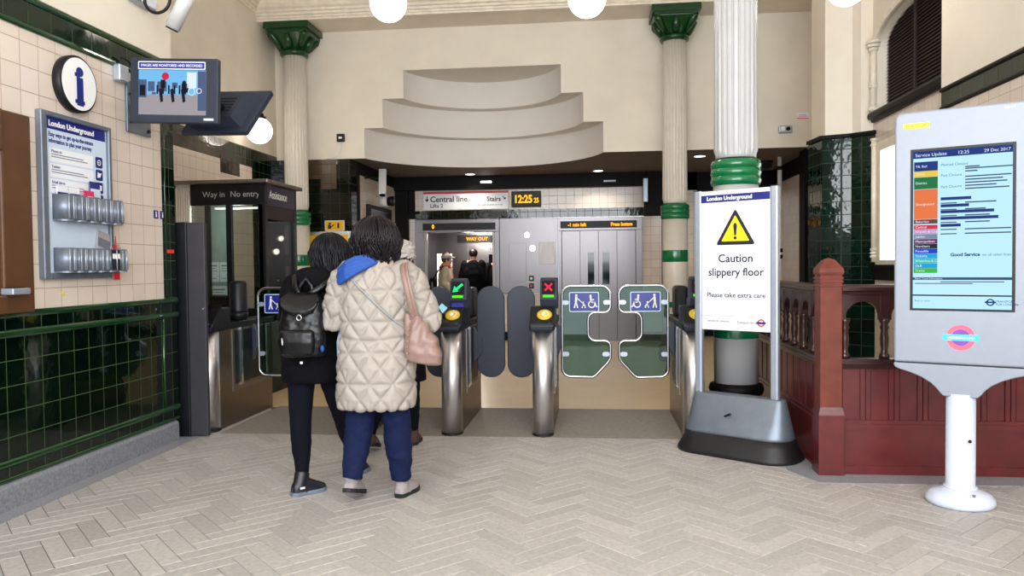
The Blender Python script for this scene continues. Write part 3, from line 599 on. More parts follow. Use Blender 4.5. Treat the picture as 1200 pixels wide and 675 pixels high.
t = thing('drain_pipe', 'dark vertical pipe with collars in the passage behind the caution poster', 'pipe', (2.95, 12.6, 0)); m = MB().tube([(2.95, 12.6, 0), (2.95, 12.6, 3.078)], .035, 12); m.build('pipe', 'plaster_niche', t, world=True)
for z in (1.5, 1.6, 2.9): MB().lathe([(.045, z - .03), (.05, z), (.045, z + .03)], (2.95, 12.6, 0), 14).build('collar', 'dark_trim', t, world=True)
t = thing('safety_sign', 'thin red and blue sign edge on wall between the lift and the fluted column', 'sign', (1.29, YLIFT - .1, .9))
for z0, z1, c in ((1.3, 1.58, 'red_print'), (.75, 1.1, 'blue_sign')): MB().box((1.26, YLIFT - .065, z0), (1.32, YLIFT - .052, z1)).build('plate', c, t, world=True)
M('sign_amber', (226, 176, 20), .35, nz=False)
# yellow cased machine notice behind the women
t = thing('poster_frame', 'yellow poster in a steel frame on the dark tiled pier behind the women', 'poster', (-4.07, YB, 1.0))
MB().box((-4.5, YB - .06, .95), (-3.70, YB, 1.96), .01).build('frame', 'steel', t, world=True); MB().box((-4.44, YB - .064, 1.0), (-3.76, YB - .06, 1.9)).build('sheet', 'sign_amber', t, world=True)
fr = frame((-4.44, YB - .064, 1.0), (1, 0, 0), (0, 0, 1)); f_ = FR(fr)
for a in range(5): f_.bar(.03 + .13 * a, .86, .1 + .12 * a, .6, .008); f_.bar(.1 + .12 * a, .6, .2 + .09 * a, .4, .006)
f_.rect(.2, .25, .5, .31).rect(.2, .15, .46, .2); f_.build('map_lines', 'ink', t)

t = thing('warning_plate', 'small square yellow plate above the steel framed poster', 'sign', (-3.99, YB, 1.98)); MB().box((-4.14, YB - .02, 1.97), (-3.83, YB, 2.13), .004).build('plate', 'white', t, world=True)
fr = frame((-4.14, YB - .02, 1.97), (1, 0, 0), (0, 0, 1)); FR(fr).rect(.01, .01, .3, .15).build('field', 'sign_amber', t); f_ = FR(fr, .002); f_.disc(.08, .11, .02, 10).rect(.05, .03, .1, .09).bar(.09, .05, .15, .1, .015).rect(.2, .04, .23, .12).build('symbol', 'ink', t)
# ------------------------------------------------------------------ ticket gates
GY = 6.2
def gate(x, label, left=None, right=None, icon='cross', purple=False, tower=True, side=1):
    """x = centre line; left / right name the leaf hung on that side"""
    t = thing('ticket_gate', label, 'ticket gate', (x, GY, 0), 0, 'ticket gates across the hall')
    m = MB(); m.box((-.08, .08, 0), (.08, 1.22, .86), .006); m.build('cabinet', 'steel_warm', t)
    for s in (-1, 1):
        m = MB(); m.box((s * .078, .42, .36), (s * .083, 1.0, .84), .002); m.build('side_panel', 'plastic_black', t)
        m = MB(); m.box((s * .08, .36, .3), (s * .088, 1.06, .34)); m.box((s * .08, .36, .34), (s * .088, .39, .86)); m.box((s * .08, 1.03, .34), (s * .088, 1.06, .86)); m.build('side_trim', 'steel_dull', t)
        MB().box((s * .08, .52, .34), (s * .094, .55, .86)).build('side_rail', 'chrome', t)
    # round fronted steel column
    pts = [(-.084, .12)] + [(.084 * math.cos(a), .085 - .085 * math.sin(a)) for a in [math.pi - math.pi * i / 18 for i in range(19)]] + [(.084, .12)]
    MB().prism(pts, lambda u, v, d: (u, v, d), .02, .87, True).build('front_column', 'steel', t)
    MB().prism([(p[0] * 1.06, p[1] * 1.04 - .002) for p in pts], lambda u, v, d: (u, v, d), 0, .022).build('foot', 'rubber', t)
    MB().box((-.088, .1, .86), (.088, 1.24, .925), .012).build('top_deck', 'plastic_black', t)
    # sloping reader head
    prof = [(-.015, .87), (-.03, .905), (-.02, .93), (.14, 1.06), (.3, 1.06), (.3, .87)]
    m = MB(); m.prism(prof, lambda u, v, d: (d, u, v), -.098, .104); h = m.build('reader_head', 'plastic_black', t, bev=.012)
    m = MB(); m.prism([(-.035, .868), (-.05, .89), (-.035, .905), (.05, .905), (.05, .868)], lambda u, v, d: (d, u, v), -.085, .09); m.build('ticket_slot', 'plastic_navy', h, bev=.004)
    if not tower: h['label'] = 'black sloping head without a card reader'
    sl = Vector((0, .16, .13)).normalized(); fr = frame((x + .02, GY + .06, .995), (1, 0, 0), sl)
    if tower:
        m = MB(); m.lathe([(.06, 0), (.063, .004), (.05, .012), (.002, .014)], n=32); m.xf(fr); pd = m.build('reader_pad', 'yellow', h, world=True)
        f_ = FR(fr, .0135, .0008); f_.ring(0, 0, .018, .024, 16, a0=90, a1=270).ring(0, 0, .03, .036, 16, a0=-90, a1=90).disc(-.004, 0, .012, 12); f_.build('pad_mark', 'white', pd)
    m = MB(); m.lathe([(.008, 0), (.008, .003)], n=10); m.xf(frame((x + .065, GY - .02, .93), (1, 0, 0), sl)); m.build('status_light', 'purple_lcd', h, world=True)
    if tower:
        m = MB(); m.prism([(.16, 1.04), (.13, 1.12), (.18, 1.285), (.24, 1.30), (.3, 1.27), (.32, 1.04)], lambda u, v, d: (d, u, v), -.02, .125); tw = m.build('display_tower', 'plastic_navy', t, bev=.01)
        up = Vector((0, .05, .165)).normalized(); fr = frame((x + .05, GY + .128, 1.115), (1, 0, 0), up)
        FR(fr, .001).rect(-.055, .05, .055, .165, .006).build('display', 'void', tw)
        f_ = FR(fr, .002)
        if icon == 'cross': f_.bar(-.03, .08, .03, .14, .014).bar(-.03, .14, .03, .08, .014); f_.build('display_symbol', 'led_red', tw)
        else: f_.bar(-.02, .09, .038, .14, .02).poly([(-.045, .07), (.005, .078), (-.03, .125)]); f_.build('display_symbol', 'led_green', tw)
        FR(fr, .002).rect(-.045, .022, .045, .042, .004).build('display_bar', 'led_lime', tw)
        if purple: FR(frame((x + .05, GY + .155, 1.05), (1, 0, 0), Vector((0, -.03, .08))), .012).rect(-.05, .005, .05, .05).build('card_display', 'purple_lcd', tw)
        MB().box((-.01, .3, .92), (.1, .5, 1.12), .02).build('sensor_block', 'plastic_black', t)
        MB().box((-.06, .9, .92), (.06, 1.2, 1.2), .03).build('exit_tower', 'plastic_black', t)
    else:
        # low end unit: bristle strip on top and a tall round sensor post
        m = MB()
        for i in range(24): m.box((-.09 + .0078 * i, .14, 1.058), (-.087 + .0078 * i, .16, 1.085))
        m.build('bristle_strip', 'dark_trim', t)
        MB().lathe([(.075, .93), (.085, .97), (.085, 1.0)], (.06, .55, 0), 20).lathe([(.085, 1.0), (.08, 1.02), (.08, 1.26), (.065, 1.285), (.002, 1.29)], (.06, .55, 0), 20).build('sensor_post', 'plastic_black', t)
    for s, lf in ((-1, left), (1, right)):
        if lf == 'paddle':
            yy = .8; a, b = .112, .368
            f = MB(); f.prism([(s * u, v) for u, v in rrect(a, .375, b, 1.215, .122, 10)], lambda u, v, d: (u, d, v), yy - .018, yy + .018)
            p = f.build('paddle_leaf', 'paddle', t, bev=.008)
            MB().prism([(s * .07, .5), (s * .07, .86), (s * .16, .74), (s * .16, .6)], lambda u, v, d: (u, d, v), yy - .03, yy + .03).build('bracket', 'paddle', p, bev=.006)
        elif lf == 'glass':
            yy = .8; a, b = .135, .57
            # outline with the bite in its free edge
            o = [(a, .39), (a, 1.21)]
            def arcpts(cx, cy, r, a0, a1, n=7): return [(cx + r * math.cos(R(a0 + (a1 - a0) * i / n)), cy + r * math.sin(R(a0 + (a1 - a0) * i / n))) for i in range(n + 1)]
            o = arcpts(a + .08, 1.13, .08, 180, 90) + arcpts(b - .08, 1.13, .08, 90, 0) + [(b, 1.04)] + arcpts(b - .05, 1.02, .05, 0, -90) + [(b - .08, .97)] + arcpts(b - .07, .84, .13, 90, 270, 12)[0:0]
            o += arcpts(.44, .9, .07, 90, 180) + [(.37, .86), (.37, .82)] + arcpts(.44, .78, .07, 180, 270) + [(b - .08, .71)] + arcpts(b - .05, .66, .05, 90, 0) + [(b, .56)] + [(b - .02, .52), (b - .13, .4)] + arcpts(b - .17, .41, .03, -45, -90, 3) + arcpts(a + .07, .455, .07, 270, 180)
            pts = [(s * u, v) for u, v in o]
            g = MB(); g.prism(pts, lambda u, v, d: (u, d, v), yy - .005, yy + .005); p = g.build('glass_leaf', 'gate_glass', t)
            MB().tube([(u, yy, v) for u, v in pts], .0135, 10, closed=True, up=(0, 1, 0)).build('edge_rail', 'chrome', p)
            for cx, cz in ((a + .03, 1.06), (b - .03, 1.06), (a + .03, .59), (b - .04, .59)):
                m = MB(); m.prism(rrect(s * cx - .032, cz - .02, s * cx + .032, cz + .02, .019), lambda u, v, d: (u, d, v), yy - .014, yy + .014); m.lathe([(.007, yy - .018), (.007, yy - .013)], (s * cx + s * (.012 if cx < .3 else -.012), 0, cz), 10, 'Y'); m.build('clip', 'alu', p)
            fr = frame((x + s * .335, GY + yy - .0065, 1.065), (1, 0, 0), (0, 0, 1))
            FR(fr, 0, .001).rect(-.135, -.09, .135, .09, .014).build('sign_border', 'poster_pale', p); FR(fr, .001, .0008).rect(-.128, -.083, .128, .083, .01).build('sign_plate', 'blue_sign', p)
            for q in (pictos(fr, -.07 if s > 0 else .08, -.055, .125, 'walk' if s > 0 else 'walk_r'), pictos(fr, .065 if s > 0 else -.07, -.055, .125, 'chair' if s > 0 else 'chair_r')): q.build('pictogram', 'white', p)
            MB().prism([(s * .07, .5), (s * .07, .9), (s * .13, .82), (s * .13, .66)], lambda u, v, d: (u, d, v), yy - .03, yy + .03).build('bracket', 'paddle', p, bev=.006)
    return t
gate(-3.305, 'low end gate unit in front of the glazed booth, with bristle strip, no display', None, 'glass', tower=False)
gate(-1.95, 'ticket gate hidden behind the woman in the cream coat', 'glass', 'paddle', 'arrow')
gate(-1.18, 'ticket gate with green arrow display, nearest the cream coat and pink bag', 'paddle', 'paddle', 'arrow', True)
gate(-.42, 'middle ticket gate with red cross, paddle on its left and glass leaf on its right', 'paddle', 'glass')
gate(.80, 'ticket gate with red cross partly hidden by the caution poster', 'glass', None)
t = thing('floor_mat', 'grey ribbed floor plate laid between the ticket gates', 'mat', (-1.2, 6.85, 0))
mb = MB(); mb.box((-3.17, 6.2, 0), (.72, 7.45, .004)); mb.build('plate', 'mat_rubber', t, world=True)
mb = MB()
for i in range(46): mb.box((-3.15, 6.23 + i * .0265, .004), (.71, 6.243 + i * .0265, .007))
mb.build('rib', 'mat_rubber', t, world=True)['kind'] = 'stuff'
t = thing('dark_post', 'tall dark grey metal panel post at the end of the tiled wall', 'post', (-3.42, 6.22, 0))
MB().box((-3.46, 6.05, 0), (-3.35, 6.42, 1.79), .008).box((-3.35, 6.3, 0), (-3.345, 6.4, 1.7)).build('body', 'plastic_black', t, world=True); MB().box((-3.35, 6.06, .01), (-3.20, 6.10, 1.785), .004).build('front_plate', M('post_grey', (52, 50, 56), .45), t, world=True); MB().lathe([(.008, 6.045), (.008, 6.06)], (-3.215, 0, 1.07), 10, 'Y').build('lock', 'chrome', t, world=True)
# ------------------------------------------------------------------ assistance booth
bx0, bx1, by0, by1, bh = -4.7, -3.57, 8.1, 9.0, 2.33
t = thing('assistance_booth', 'black framed glazed booth with Way in and No entry lettering behind the end gate', 'booth', ((bx0 + bx1) / 2, (by0 + by1) / 2, 0))
m = MB()
for (x, y) in ((bx0, by0), (bx1 - .07, by0), (bx0, by1 - .07), (bx1 - .07, by1 - .07)): m.box((x, y, 0), (x + .07, y + .07, bh))
m.box((-4.02, by0, .9), (-3.96, by0 + .05, 2.1)); m.box((-3.65, by0, .9), (-3.6, by0 + .05, 2.1)); m.box((bx0, by0, .9), (bx1, by0 + .05, .96))
m.build('frame', 'plastic_black', t, world=True)
m = MB(); m.box((bx0 - .03, by0 - .06, bh), (bx1 + .06, by1 + .06, bh + .045), .01); m.build('roof', 'steel_dull', t, world=True)
hd = MB().box((-4.43, by0 + .01, 2.1), (bx1 - .07, by0 + .05, bh)).build('header', 'plastic_black', t, world=True)
fr = frame((-4.3, by0 + .01, 2.17), (1, 0, 0), (0, 0, 1)); 
M('ink_pale', (170, 170, 164), .5, nz=False); text('lettering', 'Way in', .09, 'ink_pale', hd, fr, .01, .02); text('lettering', 'No entry', .09, 'ink_pale', hd, fr, .33, .02)
hs = MB().box((bx1 - .04, by0 + .07, 2.1), (bx1, by1 - .07, bh)).build('side_header', M('navy_dark', (20, 18, 52), .3, nz=False), t, world=True)
text('lettering', 'Assistance', .13, 'white', hs, frame((bx1, by0 + .1, 2.16), (0, 1, 0), (0, 0, 1)), .02, .02, wid=.9)
M('blind_brown', (44, 30, 28), .7); MB().box((bx1 - .03, by0 + .07, 1.95), (bx1 - .005, by1 - .07, 2.1)).build('side_blind', 'blind_brown', t, world=True)
MB().box((bx0, by0 + .01, 0), (bx1, by0 + .045, .9)).box((bx1 - .045, by0 + .05, 0), (bx1 - .01, by1, .9)).build('lower_panel', 'dark_trim', t, world=True)
MB().box((-4.43, by0 + .02, .96), (-4.02, by0 + .028, 2.1)).build('pane', 'booth_glass', t, world=True); MB().box((-3.96, by0 + .02, .96), (-3.65, by0 + .028, 2.1)).build('pane', 'booth_glass', t, world=True); MB().box((bx1 - .03, by0 + .07, .9), (bx1 - .022, by1 - .07, 1.95)).build('side_pane', 'booth_glass', t, world=True)
MB().box((bx0 + .05, by1 - .05, 0), (-4.40, by1 - .02, 2.2)).build('back_panel', M('booth_wall', (150, 164, 158), .6), t, world=True)
MB().box((-4.3, by0 + .3, 2.08), (-3.7, by0 + .34, 2.1)).build('light_tube', 'lift_strip', t, world=True)
point('booth_light', (-4.1, by0 + .4, 2.0), 12, (.95, 1, .95), .1)
for i, (x, z, w, h) in enumerate(((-4.66, 1.24, .12, .24), (-4.53, 1.24, .11, .24), (-4.65, 1.02, .23, .17), (-4.54, .84, .12, .14))):
    q = tag(MB().box((x, by1 - .056, z), (x + w, by1 - .051, z + h)).build('paper_notice', 'lit_paper' if False else 'poster_white'), ['white notice pinned top left inside the booth', 'white notice pinned top right inside the booth', 'wide white notice pinned low inside the booth', 'small white notice lowest inside the booth'][i], 'notice', 'papers pinned in the booth')
    FR(frame((x, by1 - .056, z), (1, 0, 0), (0, 0, 1))).rect(.02, h - .05, w * .8, h - .035).rect(.02, h - .08, w * .7, h - .073).rect(.02, h - .11, w * .8, h - .103).rect(.02, .04, w * .75, .047).build('print', 'ink_grey', q)
m = MB(); m.box((-4.60, by0 + .005, .9), (-4.44, by0 + .045, 2.3))
for i in range(6): m.tube([(-4.59 + .028 * i, by0 + .005, .9), (-4.59 + .028 * i, by0 + .005, 2.3)], .011, 8)
m.build('column_stand_in', 'column_white', t, world=True)  # added pale ribs standing in for a fluted column showing at the left pane
t = thing('booth_chair', 'black chair back showing through the glass of the booth', 'chair', (-4.25, 8.5, 0))
MB().box((-4.45, 8.3, .42), (-4.05, 8.7, .5), .03).build('seat', 'cloth_black', t, world=True); MB().box((-4.42, 8.26, .6), (-4.08, 8.32, 1.1), .03).build('backrest', 'cloth_black', t, world=True); MB().tube([(-4.25, 8.5, .03), (-4.25, 8.5, .45)], .03, 10).box((-4.28, 8.27, .45), (-4.22, 8.31, .65)).build('post', 'dark_trim', t, world=True); MB().lathe([(.24, 0), (.24, .02), (.05, .05)], (-4.25, 8.5, 0), 20).build('foot', 'dark_trim', t, world=True)
# ------------------------------------------------------------------ things on the near left wall
W_ = XL
t = thing('ticket_window_frame', 'thick brown wooden window frame at the left edge of the tiled wall', 'frame', (W_, 3.6, 1.15))
m = MB(); y0, y1, z0, z1 = 2.6, 4.33, 1.15, 2.33; b = .3
m.box((W_, y1 - .24, z0), (W_ + .05, y1, z1), .01); m.box((W_, y0, z1 - .24), (W_ + .07, y1 - .24, z1), .01); m.box((W_, y0, z0), (W_ + .07, y1 - .24, z0 + .11), .01); m.box((W_, y0, z0), (W_ + .07, y0 + .2, z1), .01); m.build('frame', 'wood_brown', t, world=True)
m = MB(); m.box((W_, y1 - .29, z0 + .11), (W_ + .03, y1 - .24, z1 - .24)); m.box((W_, y1 - .33, z0 + .11), (W_ + .018, y1 - .29, z1 - .24)); m.build('inner_moulding', 'wood_brown', t, world=True)
MB().box((W_ + .002, y0 + .2, z0 + .11), (W_ + .008, y1 - .33, z1 - .24)).build('pane', 'dark_glass', t, world=True)
t = thing('ledge_device', 'small silver device in the lower corner of the brown window frame', 'device', (W_ + .09, 4.2, 1.26)); MB().box((W_ + .03, 4.08, 1.262), (W_ + .11, 4.22, 1.30), .006).build('body', 'alu', t, world=True); MB().box((W_ + .04, 4.09, 1.30), (W_ + .1, 4.18, 1.305)).build('slot', 'plastic_black', t, world=True)
t = thing('information_roundel', 'round white sign with a blue letter i on the tiled wall', 'sign', (W_, 4.775, 2.45))
MB().lathe([(.183, W_), (.186, W_ + .02), (.186, W_ + .055), (.178, W_ + .06)], (0, 4.775, 2.625), 48, 'X').build('rim', 'plastic_black', t, world=True)
MB().lathe([(.17, W_ + .05), (.17, W_ + .0615)], (0, 4.775, 2.625), 48, 'X').build('face', 'white', t, world=True)
text('lettering', 'i', .36, 'navy_print', t, frame((W_ + .062, 4.775, 2.625), (0, 1, 0), (0, 0, 1)), -.045, -.13, bold=.012, wid=1.15)
f_ = FR(frame((W_ + .062, 4.775, 2.625), (0, 1, 0), (0, 0, 1)), .0015); f_.rect(-.05, -.13, .045, -.105).rect(-.05, .045, 0, .07); f_.build('serif', 'navy_print', t)
t = thing('leaflet_board', 'tall grey framed information poster with two rows of leaflet pockets', 'notice board', (W_, 4.78, 1.35))
y0, y1, z0, z1 = 4.43, 5.125, 1.345, 2.40
m = MB(); m.box((W_, y0, z0), (W_ + .045, y0 + .05, z1), .006); m.box((W_, y1 - .03, z0), (W_ + .045, y1, z1), .006); m.box((W_, y0 + .05, z1 - .03), (W_ + .045, y1 - .03, z1), .006); m.box((W_, y0 + .05, z0), (W_ + .045, y1 - .03, z0 + .04), .006); m.build('frame', 'alu_dark', t, world=True)
MB().box((W_, y0 + .05, z0 + .04), (W_ + .02, y1 - .03, z1 - .03)).build('poster', 'poster_pale', t, world=True)
fr = frame((W_ + .02, y0 + .06, z0 + .04), (0, 1, 0), (0, 0, 1)); pw = .595; ph = z1 - z0 - .07
FR(fr).rect(0, ph - .075, pw, ph).build('title_band', 'navy_print', t); text('title', 'London Underground', .05, 'white', t, fr, .03, ph - .055, d=.003, bold=.0015)
text('heading', 'Easy ways to get up-to-the-minute\ninformation to plan your journey', .04, 'navy_print', t, fr, .03, ph - .12, bold=.0006, wid=.78)
f_ = FR(fr); g_ = FR(fr, .0015)
for k in range(4):
    q = ph - .28 - k * .098; f_.rect(.03, q, .46, q + .088, .01)
    g_.rect(.05, q + .03, .4, q + .036).rect(.05, q + .045, .36, q + .051)
f_.build('text_box', 'poster_white', t); g_.build('print', 'ink_grey', t)
for k, s_ in enumerate(('Phone us', 'Twitter', 'Email alerts', 'Visit tfl.gov.uk')): text('caption', s_, .026, 'navy_print', t, fr, .05, ph - .28 - k * .098 + .06, d=.003)
f_ = FR(fr); h_ = FR(fr, .002)
for k in range(4):
    q = ph - .255 - k * .087; f_.rect(.485, q - .01, .56, q + .065, .012)
h_.ring(.5225, ph - .228, .014, .02, 16).bar(.503, ph - .228, .542, ph - .228, .004); q = ph - .255 - .087; h_.poly([(.5, q + .01), (.53, q + .012), (.548, q + .045), (.52, q + .04), (.505, q + .05)]); q = ph - .255 - .174; h_.rect(.5, q + .008, .545, q + .045); q -= .087; h_.disc(.5225, q + .05, .008, 10).rect(.515, q, .53, q + .038)
f_.build('icon_tile', 'navy_print', t); h_.build('icon', 'white', t)
board = t
def pocket_row(zb, zt, n, y0, y1):
    r = board; w = (y1 - y0) / n
    for i in range(n):
        m = MB(); ya = y0 + i * w; yc = ya + w / 2; rx = .1
        pts = [(W_ + .025 + rx * math.sin(math.pi * k / 14) ** .7, ya + w * (.5 - .47 * math.cos(math.pi * k / 14))) for k in range(15)]
        m.rings([[(u, v, zb + .01) for u, v in pts] , [(u, v, zt) for u, v in pts]], cap=False, closed=False)
        m.prism(pts, lambda u, v, d: (u, v, d), zb, zb + .012)
        pk = m.build('pocket', 'alu_dark', r, world=True); md = pk.modifiers.new('s', 'SOLIDIFY'); md.thickness = .004
        m = MB()
        for k in (-.25, 0, .25): m.tube([(W_ + .028 + rx * (1 - k * k * 1.6), yc + w * k, zb + .015), (W_ + .028 + rx * (1 - k * k * 1.6), yc + w * k, zt - .01)], .005, 6)
        m.build('bar', 'alu', pk, world=True)
    return r
pocket_row(1.715, 1.885, 5, 4.53, 5.16)
pocket_row(1.385, 1.545, 6, 4.53, 5.19)
M('leaf_blue', (30, 44, 120), .4, nz=False); M('leaf_magenta', (214, 40, 96), .4, nz=False)
def leaflet(y, zb, h, c, c2, label, lean=.03, tilt=0, w=.1, x=.05):
    q = thing('leaflet', label, 'leaflet', (W_ + x, y, zb), 0, 'leaflets in the wall racks')
    mt = Matrix.Translation((W_ + x, y, zb)) @ Matrix.Rotation(tilt, 4, 'X') @ Matrix.Rotation(-lean, 4, 'Y')
    m = MB(); m.box((-.004, -w / 2, 0), (.004, w / 2, h)); m.xf(mt); m.build('booklet', c, q, world=True)
    m = MB(); m.box((.004, -w / 2, h * .55), (.0055, w / 2, h * .8)); m.xf(mt); m.build('cover_band', c2, q, world=True)
leaflet(4.60, 1.74, .2, 'poster_white', 'leaf_blue', 'white and blue leaflet in the leftmost upper pocket')
leaflet(4.72, 1.74, .2, 'poster_white', 'leaf_blue', 'white and blue leaflet in the second upper pocket', .05)
leaflet(4.83, 1.74, .19, 'leaf_magenta', 'white', 'pink and white leaflet in the middle upper pocket', .08, x=.08)
leaflet(4.93, 1.76, .24, 'leaf_blue', 'poster_pale', 'tall dark blue leaflet standing in the upper rack', .04)
leaflet(5.06, 1.76, .2, 'leaf_blue', 'poster_white', 'blue leaflet flopping over at the right end of the upper rack', .3, -.6, w=.14)
leaflet(5.09, 1.74, .16, 'ink_grey', 'poster_white', 'grey leaflet bent over the last upper pocket', .5, -.3, x=.09)
M('leaf_grey', (176, 164, 166), .5, nz=False)
leaflet(4.98, 1.42, .25, 'leaf_grey', 'ink_grey', 'grey leaflet with dark band leaning in the lower rack', .1, -.25, w=.14)
leaflet(5.07, 1.44, .2, 'leaf_grey', 'red_print', 'grey and red leaflet sliding out of the lower rack', .25, -.7, w=.13, x=.07)
leaflet(5.02, 1.40, .14, 'ink', 'white', 'small dark leaflet low in the lower rack', .02, x=.125, w=.08)
t = thing('red_tag', 'small red tag dangling from the lower corner of the leaflet board', 'tag', (W_ + .03, 5.13, 1.32)); m = MB(); m.tube([(W_ + .05, 5.13, 1.64), (W_ + .055, 5.14, 1.5), (W_ + .05, 5.135, 1.38)], .004, 6); m.build('cord', 'red_print', t, world=True); MB().box((W_ + .045, 5.1, 1.33), (W_ + .055, 5.17, 1.385), .004).build('tab', 'red_print', t, world=True)
for i, y in enumerate((5.70, 5.79)):
    q = tag(MB().box((W_, y, 1.80), (W_ + .003, y + .06, 1.865)).build('wall_sticker', 'navy_print'), ['left one of the two small blue stickers on the cream tiles', 'right one of the two small blue stickers on the cream tiles'][i], 'sticker', 'blue stickers on the cream tiles'); FR(frame((W_ + .003, y, 1.80), (0, 1, 0), (0, 0, 1))).disc(.03, .048, .008, 10).rect(.022, .012, .038, .038).build('symbol', 'white', q)
FRs = FR(frame((W_, 4.61, 1.235), (0, 1, 0), (0, 0, 1)), .0005, .001); FRs.bar(0, .035, .04, .005, .008).poly([(.05, -.004), (.05, .025), (.03, .0)]); tag(FRs.build('arrow_sticker', 'led_lime2' if 'led_lime2' in MATS else 'sign_yellow', None), 'tiny yellow arrow sticker on the tiles below the leaflet board', 'sticker')
tag(MB().box((XL + .004, 5.86, 1.53), (XL + .007, 5.97, 1.56)).build('tape_strip', M('orange_red', (235, 70, 30), .4, nz=False)), 'short orange strip stuck on the dark green corner tiles', 'sticker')
# wall bracket and the two monitors
t = thing('monitor_bracket', 'grey wall plate and arm carrying the monitors', 'bracket', (W_, 5.5, 2.45))
MB().box((W_, 5.36, 2.42), (W_ + .02, 5.66, 2.80), .004).build('plate', 'alu_dark', t, world=True)
for y, z in ((5.40, 2.7), (5.40, 2.5), (5.62, 2.46)): MB().lathe([(.014, W_ + .02), (.014, W_ + .035)], (0, y, z), 10, 'X').build('bolt', 'plastic_black', t, world=True)
MB().tube([(W_ + .02, 5.5, 2.62), (-3.1, 5.32, 2.64), (-2.72, 5.36, 2.64)], .03, 12).tube([(-3.0, 5.32, 2.64), (-2.95, 5.22, 2.64)], .04, 12).tube([(-2.74, 5.35, 2.64), (-2.74, 5.52, 2.56)], .035, 12).build('arm', 'plastic_black', t, world=True)
q = thing('junction_box', 'small grey junction box with a cable above the monitor plate', 'junction box', (W_, 5.30, 2.76)); MB().box((W_, 5.22, 2.76), (W_ + .06, 5.33, 2.88), .01).build('box', 'alu', q, world=True); MB().tube([(W_ + .03, 5.27, 2.88), (W_ + .03, 5.28, 2.94), (W_ + .04, 5.36, 2.93), (W_ + .04, 5.44, 2.86), (W_ + .06, 5.46, 2.72)], .008, 8).build('cable', 'plastic_black', q, world=True)
def monitor(name_label, o, u, v, w, h, screen=True):
    o = Vector(o); t = thing('monitor', name_label, 'monitor', o); fr = frame(o, u, v)
    def pb(x0, y0, d0, x1, y1, d1, bev=0): m = MB(); m.box((x0, y0, d0), (x1, y1, d1), bev); m.xf(fr); return m
    m = pb(0, 0, -.05, w, h, 0, .008)
    m.build('case', 'plastic_navy', t, world=True)
    m = MB(); m.rings([[tuple(fr @ Vector(p)) for p in ((x0, y0, d), (x1, y0, d), (x1, y1, d), (x0, y1, d))] for (x0, y0, x1, y1, d) in ((.06, .04, w - .06, h - .05, -.048), (.12, .07, w - .12, h - .1, -.14))], smooth=False); m.build('back_housing', 'plastic_navy', t, world=True)
    if not screen:
        for k in range(5): pb(w * .3, h * .3 + k * .03, -.1425, w * .7, h * .3 + k * .03 + .012, -.1405).build('vent', 'void', t, world=True)
    if screen:
        x0, y0, x1, y1 = .065, .055, w - .085, h - .085; sw, sh = x1 - x0, y1 - y0; f = frame(fr @ Vector((x0, y0, 0)), u, v)
        FR(f, .0002).rect(0, 0, sw, sh).build('screen', 'scr_floor', t)
        FR(f, .0012).rect(0, sh * .45, sw, sh).build('screen_wall', 'scr_sky', t)
        for q in ((0, .38, .12, .78), (.14, .52, .24, .74), (.28, .52, .42, .74), (.5, .6, .58, .72), (.88, .1, 1, .98), (.2, .45, .26, .5)): FR(f, .002).rect(sw * q[0], sh * q[1], sw * q[2], sh * q[3]).build('screen_shadow', 'scr_mid', t)
        f_ = FR(f, .0028)
        for gx in (.3, .47, .63): f_.poly([(sw * gx, sh * .56), (sw * (gx + .05), sh * .6), (sw * (gx + .07), sh * .3), (sw * (gx + .03), sh * .27)]); f_.rect(sw * (gx - .03), sh * .46, sw * (gx - .005), sh * .66); f_.rect(sw * (gx + .055), sh * .46, sw * (gx + .08), sh * .66)
        f_.disc(sw * .68, sh * .72, sw * .03, 10).rect(sw * .64, sh * .5, sw * .74, sh * .7); f_.rect(sw * .33, sh * .6, sw * .4, sh * .78).rect(sw * .02, sh * .42, sw * .1, sh * .66); f_.build('screen_gates', 'scr_dark', t)
        FR(f, .0028).ring(sw * .79, sh * .52, sw * .045, sw * .055, 16).ring(sw * .9, sh * .54, sw * .03, sw * .04, 16).rect(sw * .72, sh * .6, sw * .86, sh * .95).build('screen_light', 'screen_white', t)
        FR(f, .0034).disc(sw * .40, sh * .86, sw * .055, 12).build('screen_red', 'scr_red', t)
        f2 = frame(fr @ Vector((.06, h - .08, 0)), u, v); bw = w - .15
        FR(f2, .0004).rect(0, 0, bw, .055, .006).build('banner_edge', 'white', t); FR(f2, .0014).rect(.006, .006, bw - .006, .049, .004).build('banner', 'blue_sign', t); text('banner_text', 'IMAGES ARE MONITORED AND RECORDED', .026, 'white', t, f2, bw / 2, .018, d=.0028, align='CENTER', wid=.88)
        FR(frame(fr @ Vector((w - .1, .02, 0)), u, v), .0004).rect(0, 0, .07, .014).build('badge', 'poster_white', t)
    return t
monitor('dark grey monitor showing the gates under a blue banner, on the left wall', (-3.222, 5.1, 2.435), (1, .02, -.045), (.0, .06, 1), .64, .455)
monitor('second dark monitor seen from behind and below, tilted towards the gates', (-2.54, 5.50, 2.385), (-.56, .02, .015), (.12, .22, .36), .52, .42, False)
